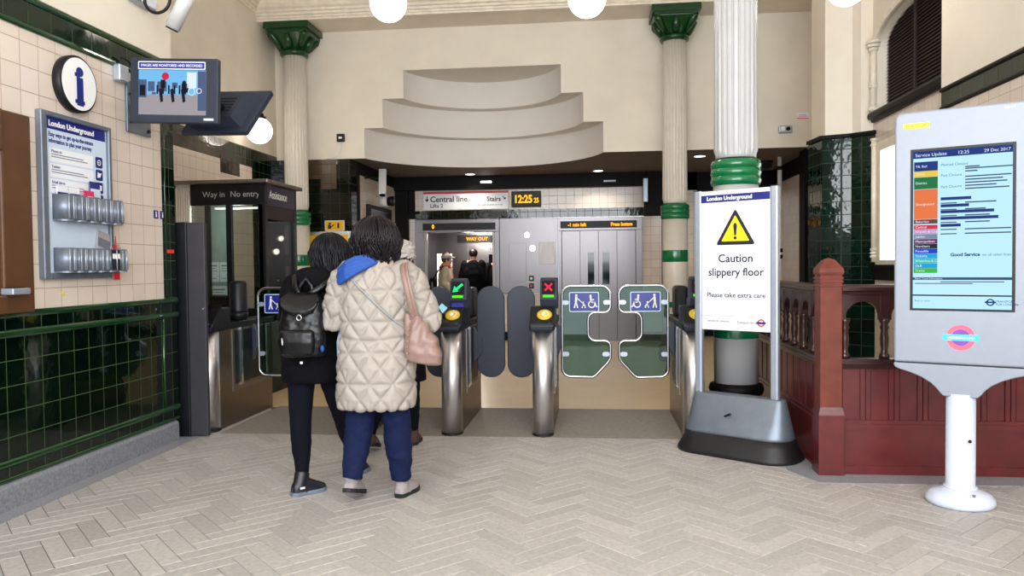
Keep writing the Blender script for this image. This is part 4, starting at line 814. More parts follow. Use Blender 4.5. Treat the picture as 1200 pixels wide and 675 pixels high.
# camera at the top left
t = thing('security_camera', 'white tube camera with coiled cable at the top left of the plaster', 'camera', (W_, 5.6, 3.45))
MB().box((W_, 5.42, 3.40), (W_ + .07, 5.70, 3.6), .01).build('mount_box', 'alu', t, world=True)
MB().tube([(-3.06, 5.4, 3.17), (-2.87, 5.4, 3.52)], .055, 24).build('housing', 'alu_white', t, world=True); MB().tube([(-3.062, 5.4, 3.166), (-3.066, 5.4, 3.158)], .045, 20).build('lens', 'void', t, world=True)
MB().tube([(W_ + .05, 5.6, 3.55), (-3.2, 5.55, 3.52), (-2.95, 5.42, 3.42)], .022, 10).build('arm', 'alu', t, world=True)
MB().tube([(W_ + .07 + .12 + .1 * math.cos(a), 5.5, 3.42 + .1 * math.sin(a) + .0) for a in [math.pi * (.7 + 1.5 * i / 20) for i in range(21)]] + [(-3.06, 5.45, 3.55)], .012, 8).build('cable', 'plastic_black', t, world=True)
# ------------------------------------------------------------------ caution poster stand
SA = R(-35); su = Vector((math.cos(SA), math.sin(SA), 0)); sn = Vector((math.sin(SA), -math.cos(SA), 0))
t = thing('caution_stand', 'free standing white Caution slippery floor poster on a grey weighted base', 'sign', (1.06, 5.78, 0), SA)
P2 = lambda u, d, z: (u, -d, z)      # local: x along the face, -y towards the viewer
def rr3(hw, hd, z, r, n=6, off=0): return [(u, v + off, z) for u, v in rrect(-hw, -hd, hw, hd, min(r, hd * .98), n)]
MB().rings([rr3(.345, .05, .43, .045), rr3(.35, .055, .42, .05), rr3(.40, .15, .17, .13), rr3(.405, .16, .14, .14)]).build('base', 'alu_dark', t)
MB().rings([rr3(.408, .165, .15, .14), rr3(.42, .18, .1, .16), rr3(.455, .225, .035, .19), rr3(.46, .23, .012, .19), rr3(.455, .225, 0, .19)]).build('base_skirt', 'rubber', t)
for x in (-.315, .275): MB().prism(rrect(x - .03, -.025, x + .03, .025, .014), lambda u, v, d: (u, v, d), .4, 1.945).build('upright', 'alu', t)
for x in (-.315, .275): MB().box((x - .03, -.026, 1.945), (x + .03, .026, 1.952), .002).build('cap', 'plastic_black', t)
MB().box((-.285, -.02, .905), (.245, .02, 1.94), .004).build('panel', 'poster_white', t)
fr = Matrix.Translation((1.06, 5.78, 0)) @ Matrix.Rotation(SA, 4, 'Z') @ frame((-.285, -.02, .905), (1, 0, 0), (0, 0, 1)); pw, ph = .53, 1.035
FR(fr).rect(0, ph - .085, pw, ph - .03).build('title_band', 'navy_print', t); text('title', 'London Underground', .04, 'white', t, fr, .045, ph - .07, d=.003, bold=.0015)
def tri(h, cx, cy, r):
    w = h * .577 + 0; V = [(cx - w, cy - h / 3), (cx + w, cy - h / 3), (cx, cy + 2 * h / 3)]; out = []
    for i in range(3):
        p = Vector(V[i]); a = (Vector(V[i - 1]) - p).normalized(); b = (Vector(V[(i + 1) % 3]) - p).normalized(); c = p + (a + b).normalized() * r * 2
        p0 = p + a * r * 1.73; p1 = p + b * r * 1.73
        for k in range(7):
            f = k / 6; out.append(tuple(p0.lerp(p, f).lerp(p.lerp(p1, f), f)))
    return out
cx = .27
FR(fr).poly(tri(.265, cx, .72, .014)).build('warning_triangle', 'ink', t); FR(fr, .002).poly(tri(.19, cx, .722, .006)).build('warning_field', 'sign_yellow', t)
f_ = FR(fr, .003); f_.poly([(cx - .007, .70), (cx + .007, .70), (cx + .014, .77), (cx + .008, .79), (cx - .008, .79), (cx - .014, .77)]).disc(cx, .682, .012, 14); f_.build('exclamation', 'ink', t)
text('heading', 'Caution', .084, 'ink', t, fr, cx, .505, align='CENTER', bold=.001); text('heading', 'slippery floor', .08, 'ink', t, fr, cx, .405, align='CENTER', bold=.001)
text('text', 'Please take extra care', .051, 'ink', t, fr, cx, .245, align='CENTER', bold=.0004)
text('small_text', 'MAYOR OF LONDON', .018, 'ink', t, fr, .045, .06); text('small_text', 'Transport for London', .024, 'ink', t, fr, .28, .055); FR(fr).rect(0, .105, pw, .107).build('rule', 'ink_grey', t)
FR(fr).ring(.465, .065, .018, .028, 24).build('roundel_ring', 'red_print', t); FR(fr, .002).rect(.43, .058, .5, .072).build('roundel_bar', 'navy_print', t)
MB().lathe([(.008, -.19), (.008, -.05)], (-.02, 0, .3), 10, 'Y').build('screw', 'plastic_black', t)
# ------------------------------------------------------------------ line status kiosk
KA = R(-27); K = Vector((2.10, 4.65, 0)); KM = Matrix.Translation(K) @ Matrix.Rotation(KA, 4, 'Z')
t = thing('status_kiosk', 'pale grey line status display on a white pole at the right', 'display', K, KA)
MB().lathe([(.165, 0), (.18, .015), (.178, .04), (.15, .07), (.1, .085), (.085, .095)], n=40).build('base', 'kiosk_white', t); MB().lathe([(.088, .09), (.088, .105), (.076, .11), (.076, .64)], n=36).build('pole', 'kiosk_white', t)
MB().lathe([(.009, -.082), (.009, -.07)], (.05, 0, .38), 10, 'Y').build('key_lock', 'plastic_black', t)
for a in (2.5, 5.3): MB().lathe([(.008, 0), (.008, .012)], (.13 * math.cos(a), .13 * math.sin(a), .075), 8).build('bolt', 'alu_dark', t)
hw = .342
out = [(-hw, .81), (-hw, 2.235), (-hw + .02, 2.27), (hw - .02, 2.27), (hw, 2.235), (hw, .81)]
MB().prism(out, lambda u, v, d: (u, d, v), -.06, .08).build('head', 'kiosk_grey', t, bev=.012)
hc = [(.335, .778), (.315, .768), (.26, .752), (.2, .728), (.15, .697), (.12, .668), (.1, .64), (.085, .625)]
out = [(-hw, .805), (hw, .805), (hw, .79)] + hc + [(-a, b) for a, b in hc[::-1]] + [(-hw, .79)]
MB().prism(out, lambda u, v, d: (u, d, v), -.06, .08).build('lower_cowl', 'kiosk_grey', t, bev=.006)
fr = KM @ frame((-.243, -.06, 1.128), (1, 0, 0), (0, 0, 1)); sw, sh = .485, .907
MB().box((-.258, -.061, 1.115), (.258, -.055, 2.05)).build('bezel', 'plastic_black', t)
SCR = FR(fr, .0012).rect(0, 0, sw, sh).build('screen', 'screen_pale', t)
def srect(n_, mat, *rs, d=.002):
    f_ = FR(fr, d)
    for r_ in rs: f_.rect(*r_)
    return f_.build(n_, mat, SCR)
srect('title_bar', 'scr_navy', (0, sh - .04, sw, sh)); text('title', 'Service Update', .026, 'screen_white', SCR, fr, .01, sh - .03, d=.003); text('title', '12:25', .026, 'screen_white', SCR, fr, sw / 2 - .02, sh - .03, d=.003); text('title', '29 Dec 2017', .024, 'screen_white', SCR, fr, sw - .01, sh - .03, d=.003, align='RIGHT')
rows = [('TfL Rail', 'scr_navy', .78, .845), ('Circle', 'scr_yellow', .74, .78), ('District', 'scr_green', .655, .738), ('Overground', 'scr_orange', .445, .653), ('Bakerloo', 'scr_brown', .412, .443), ('Central', 'scr_red', .375, .404), ("H'smith & City", 'scr_pink', .341, .374), ('Jubilee', 'scr_grey', .307, .34), ('Metropolitan', 'scr_purple', .273, .306), ('Northern', 'scr_black', .239, .272), ('Piccadilly', 'scr_blue', .205, .238), ('Victoria', 'scr_cyan', .171, .204), ('Waterloo & City', 'scr_teal', .137, .17), ('DLR', 'scr_cyan', .103, .136), ('Trams', 'scr_lime', .069, .102)]
rows = [(a, b, c + (.06 if False else 0), d) for a, b, c, d in rows]
rows = [(a, b, .205 + (c - .069) * .827, .205 + (d - .069) * .827) for a, b, c, d in rows]
for nm, c, a, b_ in rows:
    srect('line_row', c, (.004, a, .125, b_)); text('line_name', nm, .019, 'screen_white', SCR, fr, .012, (a + b_) / 2 - .006, d=.003)
xs = .14
f_ = FR(fr, .002); g_ = FR(fr, .002)
for k, (yy, w_) in enumerate(((.62, .15), (.58, .14), (.545, .26), (.508, .28), (.468, .1))): f_.rect(xs, yy, xs + w_, yy + .017)
f_.build('highlight', 'scr_navy', SCR)
for yy, a, w_ in ((.80, .12, .07), (.79, .12, .23), (.775, .12, .06), (.745, .12, .22), (.728, .12, .18), (.711, .12, .2), (.694, .12, .15), (.677, .12, .21), (.60, .12, .15), (.563, .12, .1), (.528, .12, .12), (.49, .12, .12), (.45, .12, .22), (.425, .12, .22)): g_.rect(xs + a, yy, xs + a + w_, yy + .007)
for yy in (.6, .563, .528, .49, .45, .425): g_.rect(xs, yy, xs + .08, yy + .006)
g_.rect(.14, .152, .45, .157).rect(.01, .142, .3, .147); g_.build('status_text', 'scr_text', SCR)
for yy, s_ in ((.815, 'Planned Closure'), (.755, 'Part Closure'), (.69, 'Part Closure')): text('status', s_, .02, 'scr_text', SCR, fr, xs, yy)
text('status', 'Good Service', .026, 'scr_navy', SCR, fr, .19, .30, bold=.001); text('status', 'on all other lines', .02, 'scr_text', SCR, fr, .345, .30)
srect('rule', 'scr_text', (.0, .165, sw, .18)); text('footer', 'More Travel Information', .014, 'screen_white', SCR, fr, .01, .168, d=.003); srect('footer_bar', 'scr_black', (0, .072, sw, .08)); text('footer', 'Back to menu', .014, 'scr_text', SCR, fr, .01, .04); text('footer', 'TRANSPORT\nFOR LONDON', .016, 'scr_navy', SCR, fr, .41, .04)
FR(fr, .002).ring(.385, .04, .013, .02, 20).rect(.358, .036, .412, .045).build('emblem', 'scr_navy', SCR)
fr2 = KM @ frame((0, -.06, .965), (1, 0, 0), (0, 0, 1)); FR(fr2, .0005).ring(0, 0, .048, .072, 36).build('roundel_ring', 'roundel_pink', t); FR(fr2, .0005).disc(0, 0, .047, 28).build('roundel_core', M('roundel_core', (120, 60, 160), .4, nz=False), t); FR(fr2, .0016).rect(-.088, -.017, .088, .017).build('roundel_bar', 'roundel_blue', t); text('roundel_text', 'UNDERGROUND', .018, 'roundel_pink', t, fr2, 0, -.007, d=.003, align='CENTER')
fr3 = KM @ frame((-.295, -.06, 2.17), (1, 0, 0), (0, 0, 1)); FR(fr3, .0005).rect(0, 0, .135, .032).build('asset_sticker', 'sign_yellow', t); text('sticker_text', 'ISSUE ID: 147', .02, 'ink', t, fr3, .008, .01, d=.002)
text('maker_text', 'infotec', .02, 'white', t, KM @ frame((.2, -.06, 2.235), (1, 0, 0), (0, 0, 1)), 0, 0, d=.001)
# ------------------------------------------------------------------ balustrade
t = thing('balustrade', 'dark red wooden balustrade with arches and turned spindles behind the kiosk', 'balustrade', (2.3, 5.3, 0))
nx, ny = 1.545, 5.27
m = MB(); m.box((nx - .07, ny - .07, .42), (nx + .07, ny + .07, 1.32), .006)
for z in (1.24, 1.265, 1.29): m.box((nx - .076, ny - .076, z), (nx + .076, ny + .076, z + .014), .004)
m.rings([[(nx + a * s, ny + b_ * s, z) for a, b_ in ((-1, -1), (1, -1), (1, 1), (-1, 1))] for s, z in ((.074, 1.32), (.078, 1.335), (.074, 1.36), (.035, 1.415), (.004, 1.43))], smooth=False)
np_ = m.build('newel_post', 'wood_newel', t, world=True)
MB().box((nx - .082, ny - .082, 0), (nx + .082, ny + .082, .40), .004).rings([[(nx + a * s, ny + b_ * s, z) for a, b_ in ((-1, -1), (1, -1), (1, 1), (-1, 1))] for s, z in ((.082, .4), (.07, .45))], smooth=False).build('post_base', 'wood_red', np_, world=True)
def run(p0, p1, n, cmat):
    """one straight run of balustrade from p0 to p1 (floor points); outer face to the viewer's side"""
    p0 = Vector(p0); p1 = Vector(p1); L = (p1 - p0).length; u = (p1 - p0).normalized(); nrm = Vector((u.y, -u.x, 0)); fm = frame(p0, u, (0, 0, 1))   # local x along, y up, z = towards outer face
    B = lambda x0, y0, z0, x1, y1, z1, bev=0: MB().box((x0, y0, z0), (x1, y1, z1), bev)
    def mk(mb_, name, mat, par=t): mb_.xf(fm); return mb_.build(name, mat, par, world=True)
    m = MB(); m.prism([(-.05, 1.19), (.05, 1.19), (.055, 1.205), (.075, 1.215), (.075, 1.235), (.05, 1.252), (-.05, 1.252), (-.075, 1.235), (-.075, 1.215), (-.055, 1.205)], lambda a, b_, d: (d, b_, a), 0, L); mk(m, 'handrail', cmat)
    m = MB(); m.box((0, .74, -.05), (L, .765, .05)); m.box((0, .70, -.035), (L, .742, .04)); m.prism([(.04, .70), (.06, .735), (.06, .745), (.04, .745)], lambda a, b_, d: (d, b_, a), 0, L); mk(m, 'middle_rail', cmat)
    m = MB(); m.box((0, 0, -.03), (L, .31, .03)); m.box((0, 0, .03), (L, .06, .045)); m.box((0, .30, -.035), (L, .335, .045)); m.box((0, .335, -.03), (L, .36, .035)); mk(m, 'skirting_panel', 'wood_red')
    m = MB(); m.box((0, .36, -.02), (L, .70, .008))
    k = 0; x = .02
    while x < L:
        w2 = (.11, .035, .035)[k % 3]; m.box((x, .36, .008), (min(L, x + w2) - .008, .70, .02 if k % 3 else .014)); x += w2; k += 1
    mk(m, 'boarded_panel', 'wood_red')
    w2 = L / n
    for i in range(n + 1):
        x = i * w2; xx = min(max(x, .035), L - .035)
        m = MB(); m.tube([(xx, y, 0) for y in (.765, .79, .80, .82, .86, .90, .95, .97, .99, 1.01, 1.03)], [.032, .032, .024, .02, .026, .028, .022, .03, .022, .034, .034], 12)
        mk(m, 'spindle', cmat)
    m = MB()
    for i in range(n):
        a, b_ = i * w2 + .034, (i + 1) * w2 - .034; c = (a + b_) / 2; r = (b_ - a) / 2
        o = [(c - r * math.cos(R(180 * j / 14)), 1.035 + (r * 1.0) * math.sin(R(180 * j / 14)) * .98) for j in range(15)]
        for q0, q1 in zip(o, o[1:]): m.prism([q0, (q0[0], 1.19), (q1[0], 1.19), q1], lambda u_, v_, d: (u_, v_, d), -.022, .022)
        m.box((i * w2, 1.02, -.03), (a, 1.19, .03)); m.box((b_, 1.02, -.03), ((i + 1) * w2, 1.19, .03))
    mk(m, 'arcade', cmat)
run((nx + .07, ny, 0), (XR - .005, ny, 0), 5, 'oak_dark')
run((nx - .0, 9.0, 0), (nx - .0, ny + .07, 0), 14, 'oak_dark')
# ------------------------------------------------------------------ people
def lerp(a, b, f): return tuple(a[i] + (b[i] - a[i]) * f for i in range(3))
def hand(mb, wr, d, n, s=1.0, curl=.5, side=1):
    """palm, four unequal bent fingers and a thumb growing from the wrist; d along the hand, n = back of the hand"""
    d = Vector(d).normalized(); n = Vector(n); n = (n - d * n.dot(d)).normalized(); x = d.cross(n) * side; W0 = Vector(wr)
    for k in (-1.5, -.5, .5, 1.5): mb.tube([W0 - d * .01, W0 + d * .045 * s + x * k * .012, W0 + d * .088 * s + x * k * .0195 * s], [.02 * s, .0145 * s, .0115 * s], 8, rnd=True)
    for k, L in zip((-1.5, -.5, .5, 1.5), (.072, .08, .075, .058)):
        p = W0 + d * .085 * s + x * k * .02 * s; a = 0; pts = [p - d * .012]; q = p; rad = [.0095 * s]
        for j, f in enumerate((.45, .32, .23)):
            a += curl * (.6 + .35 * j); dd = d * math.cos(a) - n * math.sin(a); q = q + dd * L * s * f; pts.append(q); rad.append((.0088, .0082, .007)[j] * s)
        mb.tube(pts, rad, 8, rnd=True)
    p = W0 + d * .03 * s - x * .028 * s; t1 = p + (d * .7 - x * .75 - n * .2).normalized() * .035 * s; t2 = t1 + (d * .9 - x * .3 - n * .4 * (1 + curl)).normalized() * .03 * s; mb.tube([p, t1, t2], [.0125 * s, .0105 * s, .009 * s], 8, rnd=True)
def person(label, cx, cy, H, rz=0, J=None, voxel=.008, hands=True, curl=.5, group=None):
    """root + one continuous body; J overrides joints (world coordinates)"""
    t = thing('person', label, 'person', (cx, cy, 0), 0, group); k = H / 1.7; c, s = math.cos(rz), math.sin(rz)
    Wd = lambda x, y, z: (cx + (c * x - s * y) * k, cy + (s * x + c * y) * k, z * k)
    D = dict(head=(0, .03, 1.58), neck=(0, -.01, 1.43), chest=(0, 0, 1.27), waist=(0, .01, 1.05), pelvis=(0, 0, .92))
    for q, sg in (('L', -1), ('R', 1)): D.update({'sh' + q: (sg * .165, 0, 1.39), 'el' + q: (sg * .23, -.03, 1.12), 'wr' + q: (sg * .2, .14, .95), 'hip' + q: (sg * .09, 0, .88), 'kn' + q: (sg * .1, .02, .48), 'an' + q: (sg * .1, -.02, .09), 'toe' + q: (sg * .11, .13, .03)})
    D = {a: Wd(*b) for a, b in D.items()}; D.update(J or {}); f = Vector((-s, c, 0)); r = Vector((c, s, 0))
    m = MB(); h = Vector(D['head']); V = Vector
    def blob(c_, rad):
        b = MB(); b.ball((0, 0, 0), rad, 16, 12); b.xf(Matrix.Translation(c_) @ Matrix.Rotation(rz, 4, 'Z')); me = bpy.data.meshes.new('t'); b.bm.to_mesh(me); m.bm.from_mesh(me); b.bm.free(); bpy.data.meshes.remove(me)
    blob(h + V((0, 0, .02)) * k - f * .012, (.076 * k, .094 * k, .1 * k)); blob(h + f * .022 * k - V((0, 0, .05)) * k, (.058 * k, .068 * k, .07 * k))
    m.tube([h + f * .085 * k + V((0, 0, .02)), h + f * .108 * k - V((0, 0, .022)), h + f * .09 * k - V((0, 0, .03))], [.01, .015, .012], 8, rnd=True)          # nose
    m.tube([h + f * .082 * k - V((0, 0, .062)) - r * .02, h + f * .09 * k - V((0, 0, .06)), h + f * .082 * k - V((0, 0, .062)) + r * .02], [.007, .01, .007], 8, rnd=True)   # lips
    for sg in (-1, 1): blob(h + r * sg * .077 * k - f * .005, (.012, .02, .032))
    m.tube([D['neck'], V(D['neck']).lerp(h, .5), h], [.06 * k, .052 * k, .05 * k], 14, rnd=True)
    for sg, q in ((-1, 'L'), (1, 'R')):
        m.tube([D['neck'], lerp(D['neck'], D['sh' + q], .6), D['sh' + q]], [.06 * k, .06 * k, .052 * k], 12, rnd=True)
        m.tube([D['sh' + q], lerp(D['sh' + q], D['el' + q], .5), D['el' + q], lerp(D['el' + q], D['wr' + q], .4), D['wr' + q]], [.05 * k, .047 * k, .038 * k, .038 * k, .026 * k], 12, rnd=True)
        m.tube([D['hip' + q], lerp(D['hip' + q], D['kn' + q], .5), D['kn' + q], lerp(D['kn' + q], D['an' + q], .4), D['an' + q]], [.09 * k, .078 * k, .055 * k, .054 * k, .035 * k], 14, rnd=True)
        m.tube([D['an' + q], V(lerp(D['an' + q], D['toe' + q], .35)), V(lerp(D['an' + q], D['toe' + q], .75))], [.03 * k, .024 * k, .015 * k], 10, rnd=True)
        if hands:
            d = (V(D['wr' + q]) - V(D['el' + q])).normalized(); hand(m, V(D['wr' + q]), d, (r * sg + V((0, 0, .6))).normalized(), k, curl, -sg)
    m.rings([[tuple(V(p) + r * rx * k * math.cos(a) + f * ry * k * math.sin(a)) for a in [2 * math.pi * i / 20 for i in range(20)]] for p, rx, ry in ((lerp(D['hipL'], D['hipR'], .5), .12, .09), (D['pelvis'], .165, .115), (D['waist'], .13, .1), (D['chest'], .155, .11), (lerp(D['chest'], D['neck'], .75), .13, .085))])
    body = fused(m, voxel, 4).build('body', 'skin', t, world=True)
    for sg in (-1, 1):
        e = MB(); e.ball(tuple(h + f * .078 * k + r * sg * .031 * k + V((0, 0, .012))), .012, 10, 8); ey = e.build('eye', 'white', body, world=True)
        e = MB(); e.ball(tuple(h + f * .0875 * k + r * sg * .031 * k + V((0, 0, .012))), .005, 8, 6); e.build('iris', 'ink', body, world=True)
    t['k'] = k; return t, D, body
def ellring(c, rx, ry, n=28, e=2.3, tilt=0): return [(c[0] + rx * math.copysign(abs(math.cos(a)) ** (2 / e), math.cos(a)), c[1] + ry * math.copysign(abs(math.sin(a)) ** (2 / e), math.sin(a)), c[2] + tilt * math.cos(a)) for a in [2 * math.pi * i / n for i in range(n)]]
def hair(root, c, rad, zlow, n, mat, wave=.008, front=-.1, seed=1, sway=(0, 0), th=.0065, spread=.012):
    rnd = random.Random(seed); m = MB(); c = Vector(c); rx, ry, rz = rad
    cap = MB(); cap.ball(tuple(c), (rx * .97, ry * .97, rz * .97), 20, 14)
    cap.rings([ellring((c.x + sway[0] * f, c.y - .02 + sway[1] * f, c.z + (zlow + .03 - c.z) * f), rx * (.9 + .05 * f), ry * (.62 - .1 * f), 20, 2.2) for f in (0, .3, .6, .9, 1)])
    cap = fused(cap, .012, 5); me = bpy.data.meshes.new('t'); cap.bm.to_mesh(me); m.bm.from_mesh(me); cap.bm.free(); bpy.data.meshes.remove(me)
    for i in range(n):
        az = rnd.uniform(-math.pi, math.pi); el0 = rnd.uniform(.55, 1.5); d = Vector((math.sin(az), -math.cos(az), 0)); fr_ = math.cos(az) < front   # front of the head
        zend = (c.z + rnd.uniform(-.02, .05)) if fr_ and abs(math.sin(az)) < .75 else zlow + rnd.uniform(-.015, .05)
        pts = []; ph = rnd.uniform(0, 6.28); off = rnd.uniform(0, spread); el = el0
        while el > 0: pts.append(c + Vector((d.x * rx * math.cos(el), d.y * ry * math.cos(el), rz * math.sin(el))) * (1 + off * 2)); el -= .28
        base = c + Vector((d.x * rx, d.y * ry, 0)) * (1 + off * 2)
        if zend < c.z:
            K_ = 7
            for j in range(K_ + 1):
                f = j / K_; z = c.z + (zend - c.z) * f; sq = 1 - .22 * f * f
                w = wave * math.sin(ph + f * (5 + 4 * math.sin(ph * 3))); dd = Vector((c.x + (base.x - c.x) * sq + sway[0] * f, c.y - .0 + (base.y - c.y) * (sq - .12 * f) + sway[1] * f, z)); pts.append(dd + Vector((-d.y, d.x, 0)) * w + d * w * .6)
        if len(pts) > 2:
            L_ = len(pts); m.tube(pts, [th * (.5 + .8 * math.sin(math.pi * min(1, .15 + .8 * j / L_))) for j in range(L_)], 5)
    for f in m.bm.faces: f.smooth = True
    return m.build('hair', mat, root, world=True)
def shoe(root, heel, toe, up_mat, sole_mat, ankle, top=.1, w=.042, lift=0, name='shoe'):
    heel = Vector(heel); toe = Vector(toe); d = (toe - heel); L = d.length; d.normalize(); s = d.cross(Vector((0, 0, 1))).normalized(); u = s.cross(d)
    P = lambda a, b, c_: tuple(heel + d * a * L + s * b + u * c_); m = MB(); rs = []
    for a, ww, h in ((.0, .6, .05), (.06, .85, .07), (.2, .95, .09), (.45, .97, .085), (.65, 1.0, .062), (.85, .85, .042), (.96, .5, .03), (1.0, .2, .022)):
        rs.append([P(a, w * ww * math.cos(q), .018 + (h if math.sin(q) > 0 else .008) * math.sin(q)) for q in [2 * math.pi * i / 14 for i in range(14)]])
    m.rings(rs)
    m.tube([P(.22, 0, .05), Vector(P(.22, 0, .05)).lerp(Vector(ankle), .6), ankle], [w * .95, w, w * 1.05], 14, rnd=False)
    sh = fused(m, .006, 4).build(name, up_mat, root, world=True)
    o = [(a, b) for a, b in ((-.02, -.5), (-.03, 0), (-.02, .5), (.1, .95), (.35, .9), (.65, 1.1), (.85, .95), (.98, .5), (1.02, 0), (.98, -.5), (.85, -.95), (.65, -1.1), (.35, -.9), (.1, -.95))]
    MB().rings([[P(a, b * w, 0) for a, b in o], [P(a, b * w * 1.05, .008) for a, b in o], [P(a, b * w * 1.03, .026) for a, b in o]], smooth=False).build('sole', sole_mat, sh, world=True)
    return sh
def trousers(root, D, mat, r=(.1, .085, .068, .06, .045), waist=None, wob=.006, zcut=.12, seed=0, name='trousers', voxel=.011):
    m = MB()
    for q in 'LR':
        hp, kn, an = D['hip' + q], D['kn' + q], D['an' + q]; an2 = (an[0], an[1], max(an[2], zcut) if an[2] < zcut else an[2])
        pts = [hp, lerp(hp, kn, .5), lerp(kn, hp, .08), lerp(kn, an2, .12), lerp(kn, an2, .5), lerp(kn, an2, .85), an2]
        m.tube(pts, [r[0], r[1], r[2], r[2] * .98, r[3], r[4] * 1.04, r[4]], 20)
    c = lerp(D['hipL'], D['hipR'], .5); m.rings([ellring((c[0], c[1], c[2] + z), rx, ry) for z, rx, ry in ((-.09, .13, .1), (.0, .175, .125), (.12, .17, .12))])
    o = fused(m, voxel, 3)
    for v in o.bm.verts:
        n_ = noise.noise(Vector((v.co.x * 9 + seed, v.co.y * 9, v.co.z * 16))) + .6 * noise.noise(Vector((v.co.x * 25, v.co.y * 25 + seed, v.co.z * 30)))
        v.co += v.normal * n_ * wob
    return o.build(name, mat, root, world=True)
def segdist(p, a, b):
    ab = b - a; f = max(0, min(1, (p - a).dot(ab) / ab.length_squared)); q = a + ab * f; return (p - q).length, f, q
def puff(o, cx, cy, arms, a, h, Rt=.24, armr=.085, wob=.006, seed=0, mode='star', ell=None):
    """stitch a quilted pattern into a padded coat"""
    o.bm.normal_update(); mv = []
    for v in o.bm.verts:
        p = v.co; best = None
        for pl in arms:
            acc = 0
            for A, B in zip(pl, pl[1:]):
                A = Vector(A); B = Vector(B); d, f, q = segdist(p, A, B)
                if best is None or d < best[0]:
                    ax = (B - A).normalized(); e1 = ax.cross(Vector((0, 1, 0.01))).normalized(); e2 = ax.cross(e1); w_ = p - q
                    best = (d, acc + f * (B - A).length, math.atan2(w_.dot(e2), w_.dot(e1)))
                acc += (B - A).length
        ex, ey = ell(p.z) if ell else (.22, .17); inside = ((p.x - cx) / ex) ** 2 + ((p.y - cy) / ey) ** 2
        if best and best[0] < armr * 1.35 and inside > 1.12: u, w_ = best[2] * armr, best[1]; aa = a * .8
        else: u, w_ = math.atan2(p.x - cx, -(p.y - cy)) * Rt, p.z; aa = a
        def dl(x, s): x = x / s; return abs(x - round(x)) * s
        if mode == 'star':
            d = min(dl(u + w_, aa) * .707, dl(u - w_, aa) * .707, dl(w_, aa) , dl(u, aa * 1.0) + .012 if (int(math.floor(w_ / aa * 2)) % 2 == 0) else 9, abs(w_ - (.99 - .02 * math.cos(u * 6))) if inside <= 1.12 or not best else 9)
        else: d = dl(w_, aa)
        n_ = noise.noise(Vector((p.x * 14 + seed, p.y * 14, p.z * 14)))
        mv.append((v, v.normal * (h * (1 - math.exp(-(d / .012) ** 1.0)) + n_ * wob)))
    for v, dv in mv: v.co += dv
    return o

# ---- the woman in the cream quilted coat
cx, cy = -1.29, 4.47
JB = dict(head=(-1.285, 4.50, 1.565), neck=(-1.285, 4.47, 1.42), shL=(-1.45, 4.47, 1.355), shR=(-1.115, 4.47, 1.355), elL=(-1.545, 4.47, 1.10), wrL=(-1.44, 4.72, 1.07), elR=(-.985, 4.48, 1.08), wrR=(-1.08, 4.73, 1.05),
          hipL=(-1.385, 4.47, .83), hipR=(-1.195, 4.47, .83), knL=(-1.41, 4.50, .45), knR=(-1.19, 4.53, .45), anL=(-1.435, 4.40, .145), anR=(-1.178, 4.57, .10), toeL=(-1.43, 4.53, .03), toeR=(-1.14, 4.70, .03), chest=(cx, cy, 1.25), waist=(cx, cy, 1.02), pelvis=(cx, cy, .9))
pB, DB, bB = person('woman with dark bobbed hair and blue scarf, in a knee length cream quilted coat', cx, cy, 1.68, 0, JB)
trousers(pB, DB, 'navy_trouser', (.1, .095, .086, .08, .062), seed=3, wob=.009, zcut=.1)
ELL = [(.575, .222, .16), (.70, .224, .165), (.85, .216, .163), (.98, .200, .152), (1.1, .202, .152), (1.22, .208, .15), (1.31, .2, .14), (1.37, .15, .115), (1.42, .085, .085)]
def ellB(z):
    for (z0, a0, b0), (z1, a1, b1) in zip(ELL, ELL[1:]):
        if z <= z1: f = max(0, (z - z0) / (z1 - z0)); return a0 + (a1 - a0) * f, b0 + (b1 - b0) * f
    return .085, .085
m = MB(); m.rings([ellring((cx - .02 * max(0, (1 - z)), cy, z), a, b, 36) for z, a, b in ELL])
armL = [JB['shL'], lerp(JB['shL'], JB['elL'], .5), JB['elL'], lerp(JB['elL'], JB['wrL'], .9)]; armR = [JB['shR'], lerp(JB['shR'], JB['elR'], .5), JB['elR'], lerp(JB['elR'], JB['wrR'], .9)]
for pl in (armL, armR): m.tube(pl, [.092, .094, .082, .06], 20, rnd=True)
coat = fused(m, .0085, 5); puff(coat, cx, cy, (armL, armR), .18, .021, .235, .09, .006, 2, 'star', ellB)
coat.build('coat', 'coat_cream', pB, world=True)
m = MB()
for i in range(54):
    a = 2 * math.pi * i / 54; c_, s_ = math.cos(a), math.sin(a)
    m.tube([(cx + .01 + c_ * .11, cy + s_ * .1, 1.375), (cx + .01 + c_ * .112, cy + s_ * .104, 1.415), (cx + .01 + c_ * .1, cy + s_ * .095, 1.462), (cx + .01 + c_ * .08, cy + s_ * .076, 1.468)], [.009, .01, .009, .006], 6, rnd=True)
m.rings([ellring((cx + .01, cy, z), r, r * .93, 30) for z, r in ((1.37, .108), (1.41, .108), (1.45, .1), (1.466, .08))]); m.build('collar', 'coat_knit', pB, world=True)
m = MB()
for k in range(5):
    f = k / 4; g = f - .5; m.tube([(cx + .02 + .03 * g, cy - .105 - .01 * f, 1.47 - .04 * f), (cx - .07 + .012 * g, cy - .14 - .02 * f, 1.452 - .075 * f), (cx - .13 + .006 * math.sin(k * 2), cy - .14 - .03 * f, 1.428 - .085 * f), (cx - .185 + .012 * f, cy - .105 - .045 * f, 1.388 - .075 * f), (cx - .215 + .012 * f, cy - .0 - .07 * f, 1.355 - .035 * f), (cx - .17, cy + .09 - .02 * f, 1.35 - .02 * f), (cx - .09, cy + .13, 1.35 - .02 * f)], [.013, .0155, .0165, .0165, .017, .017, .014], 10, rnd=True)
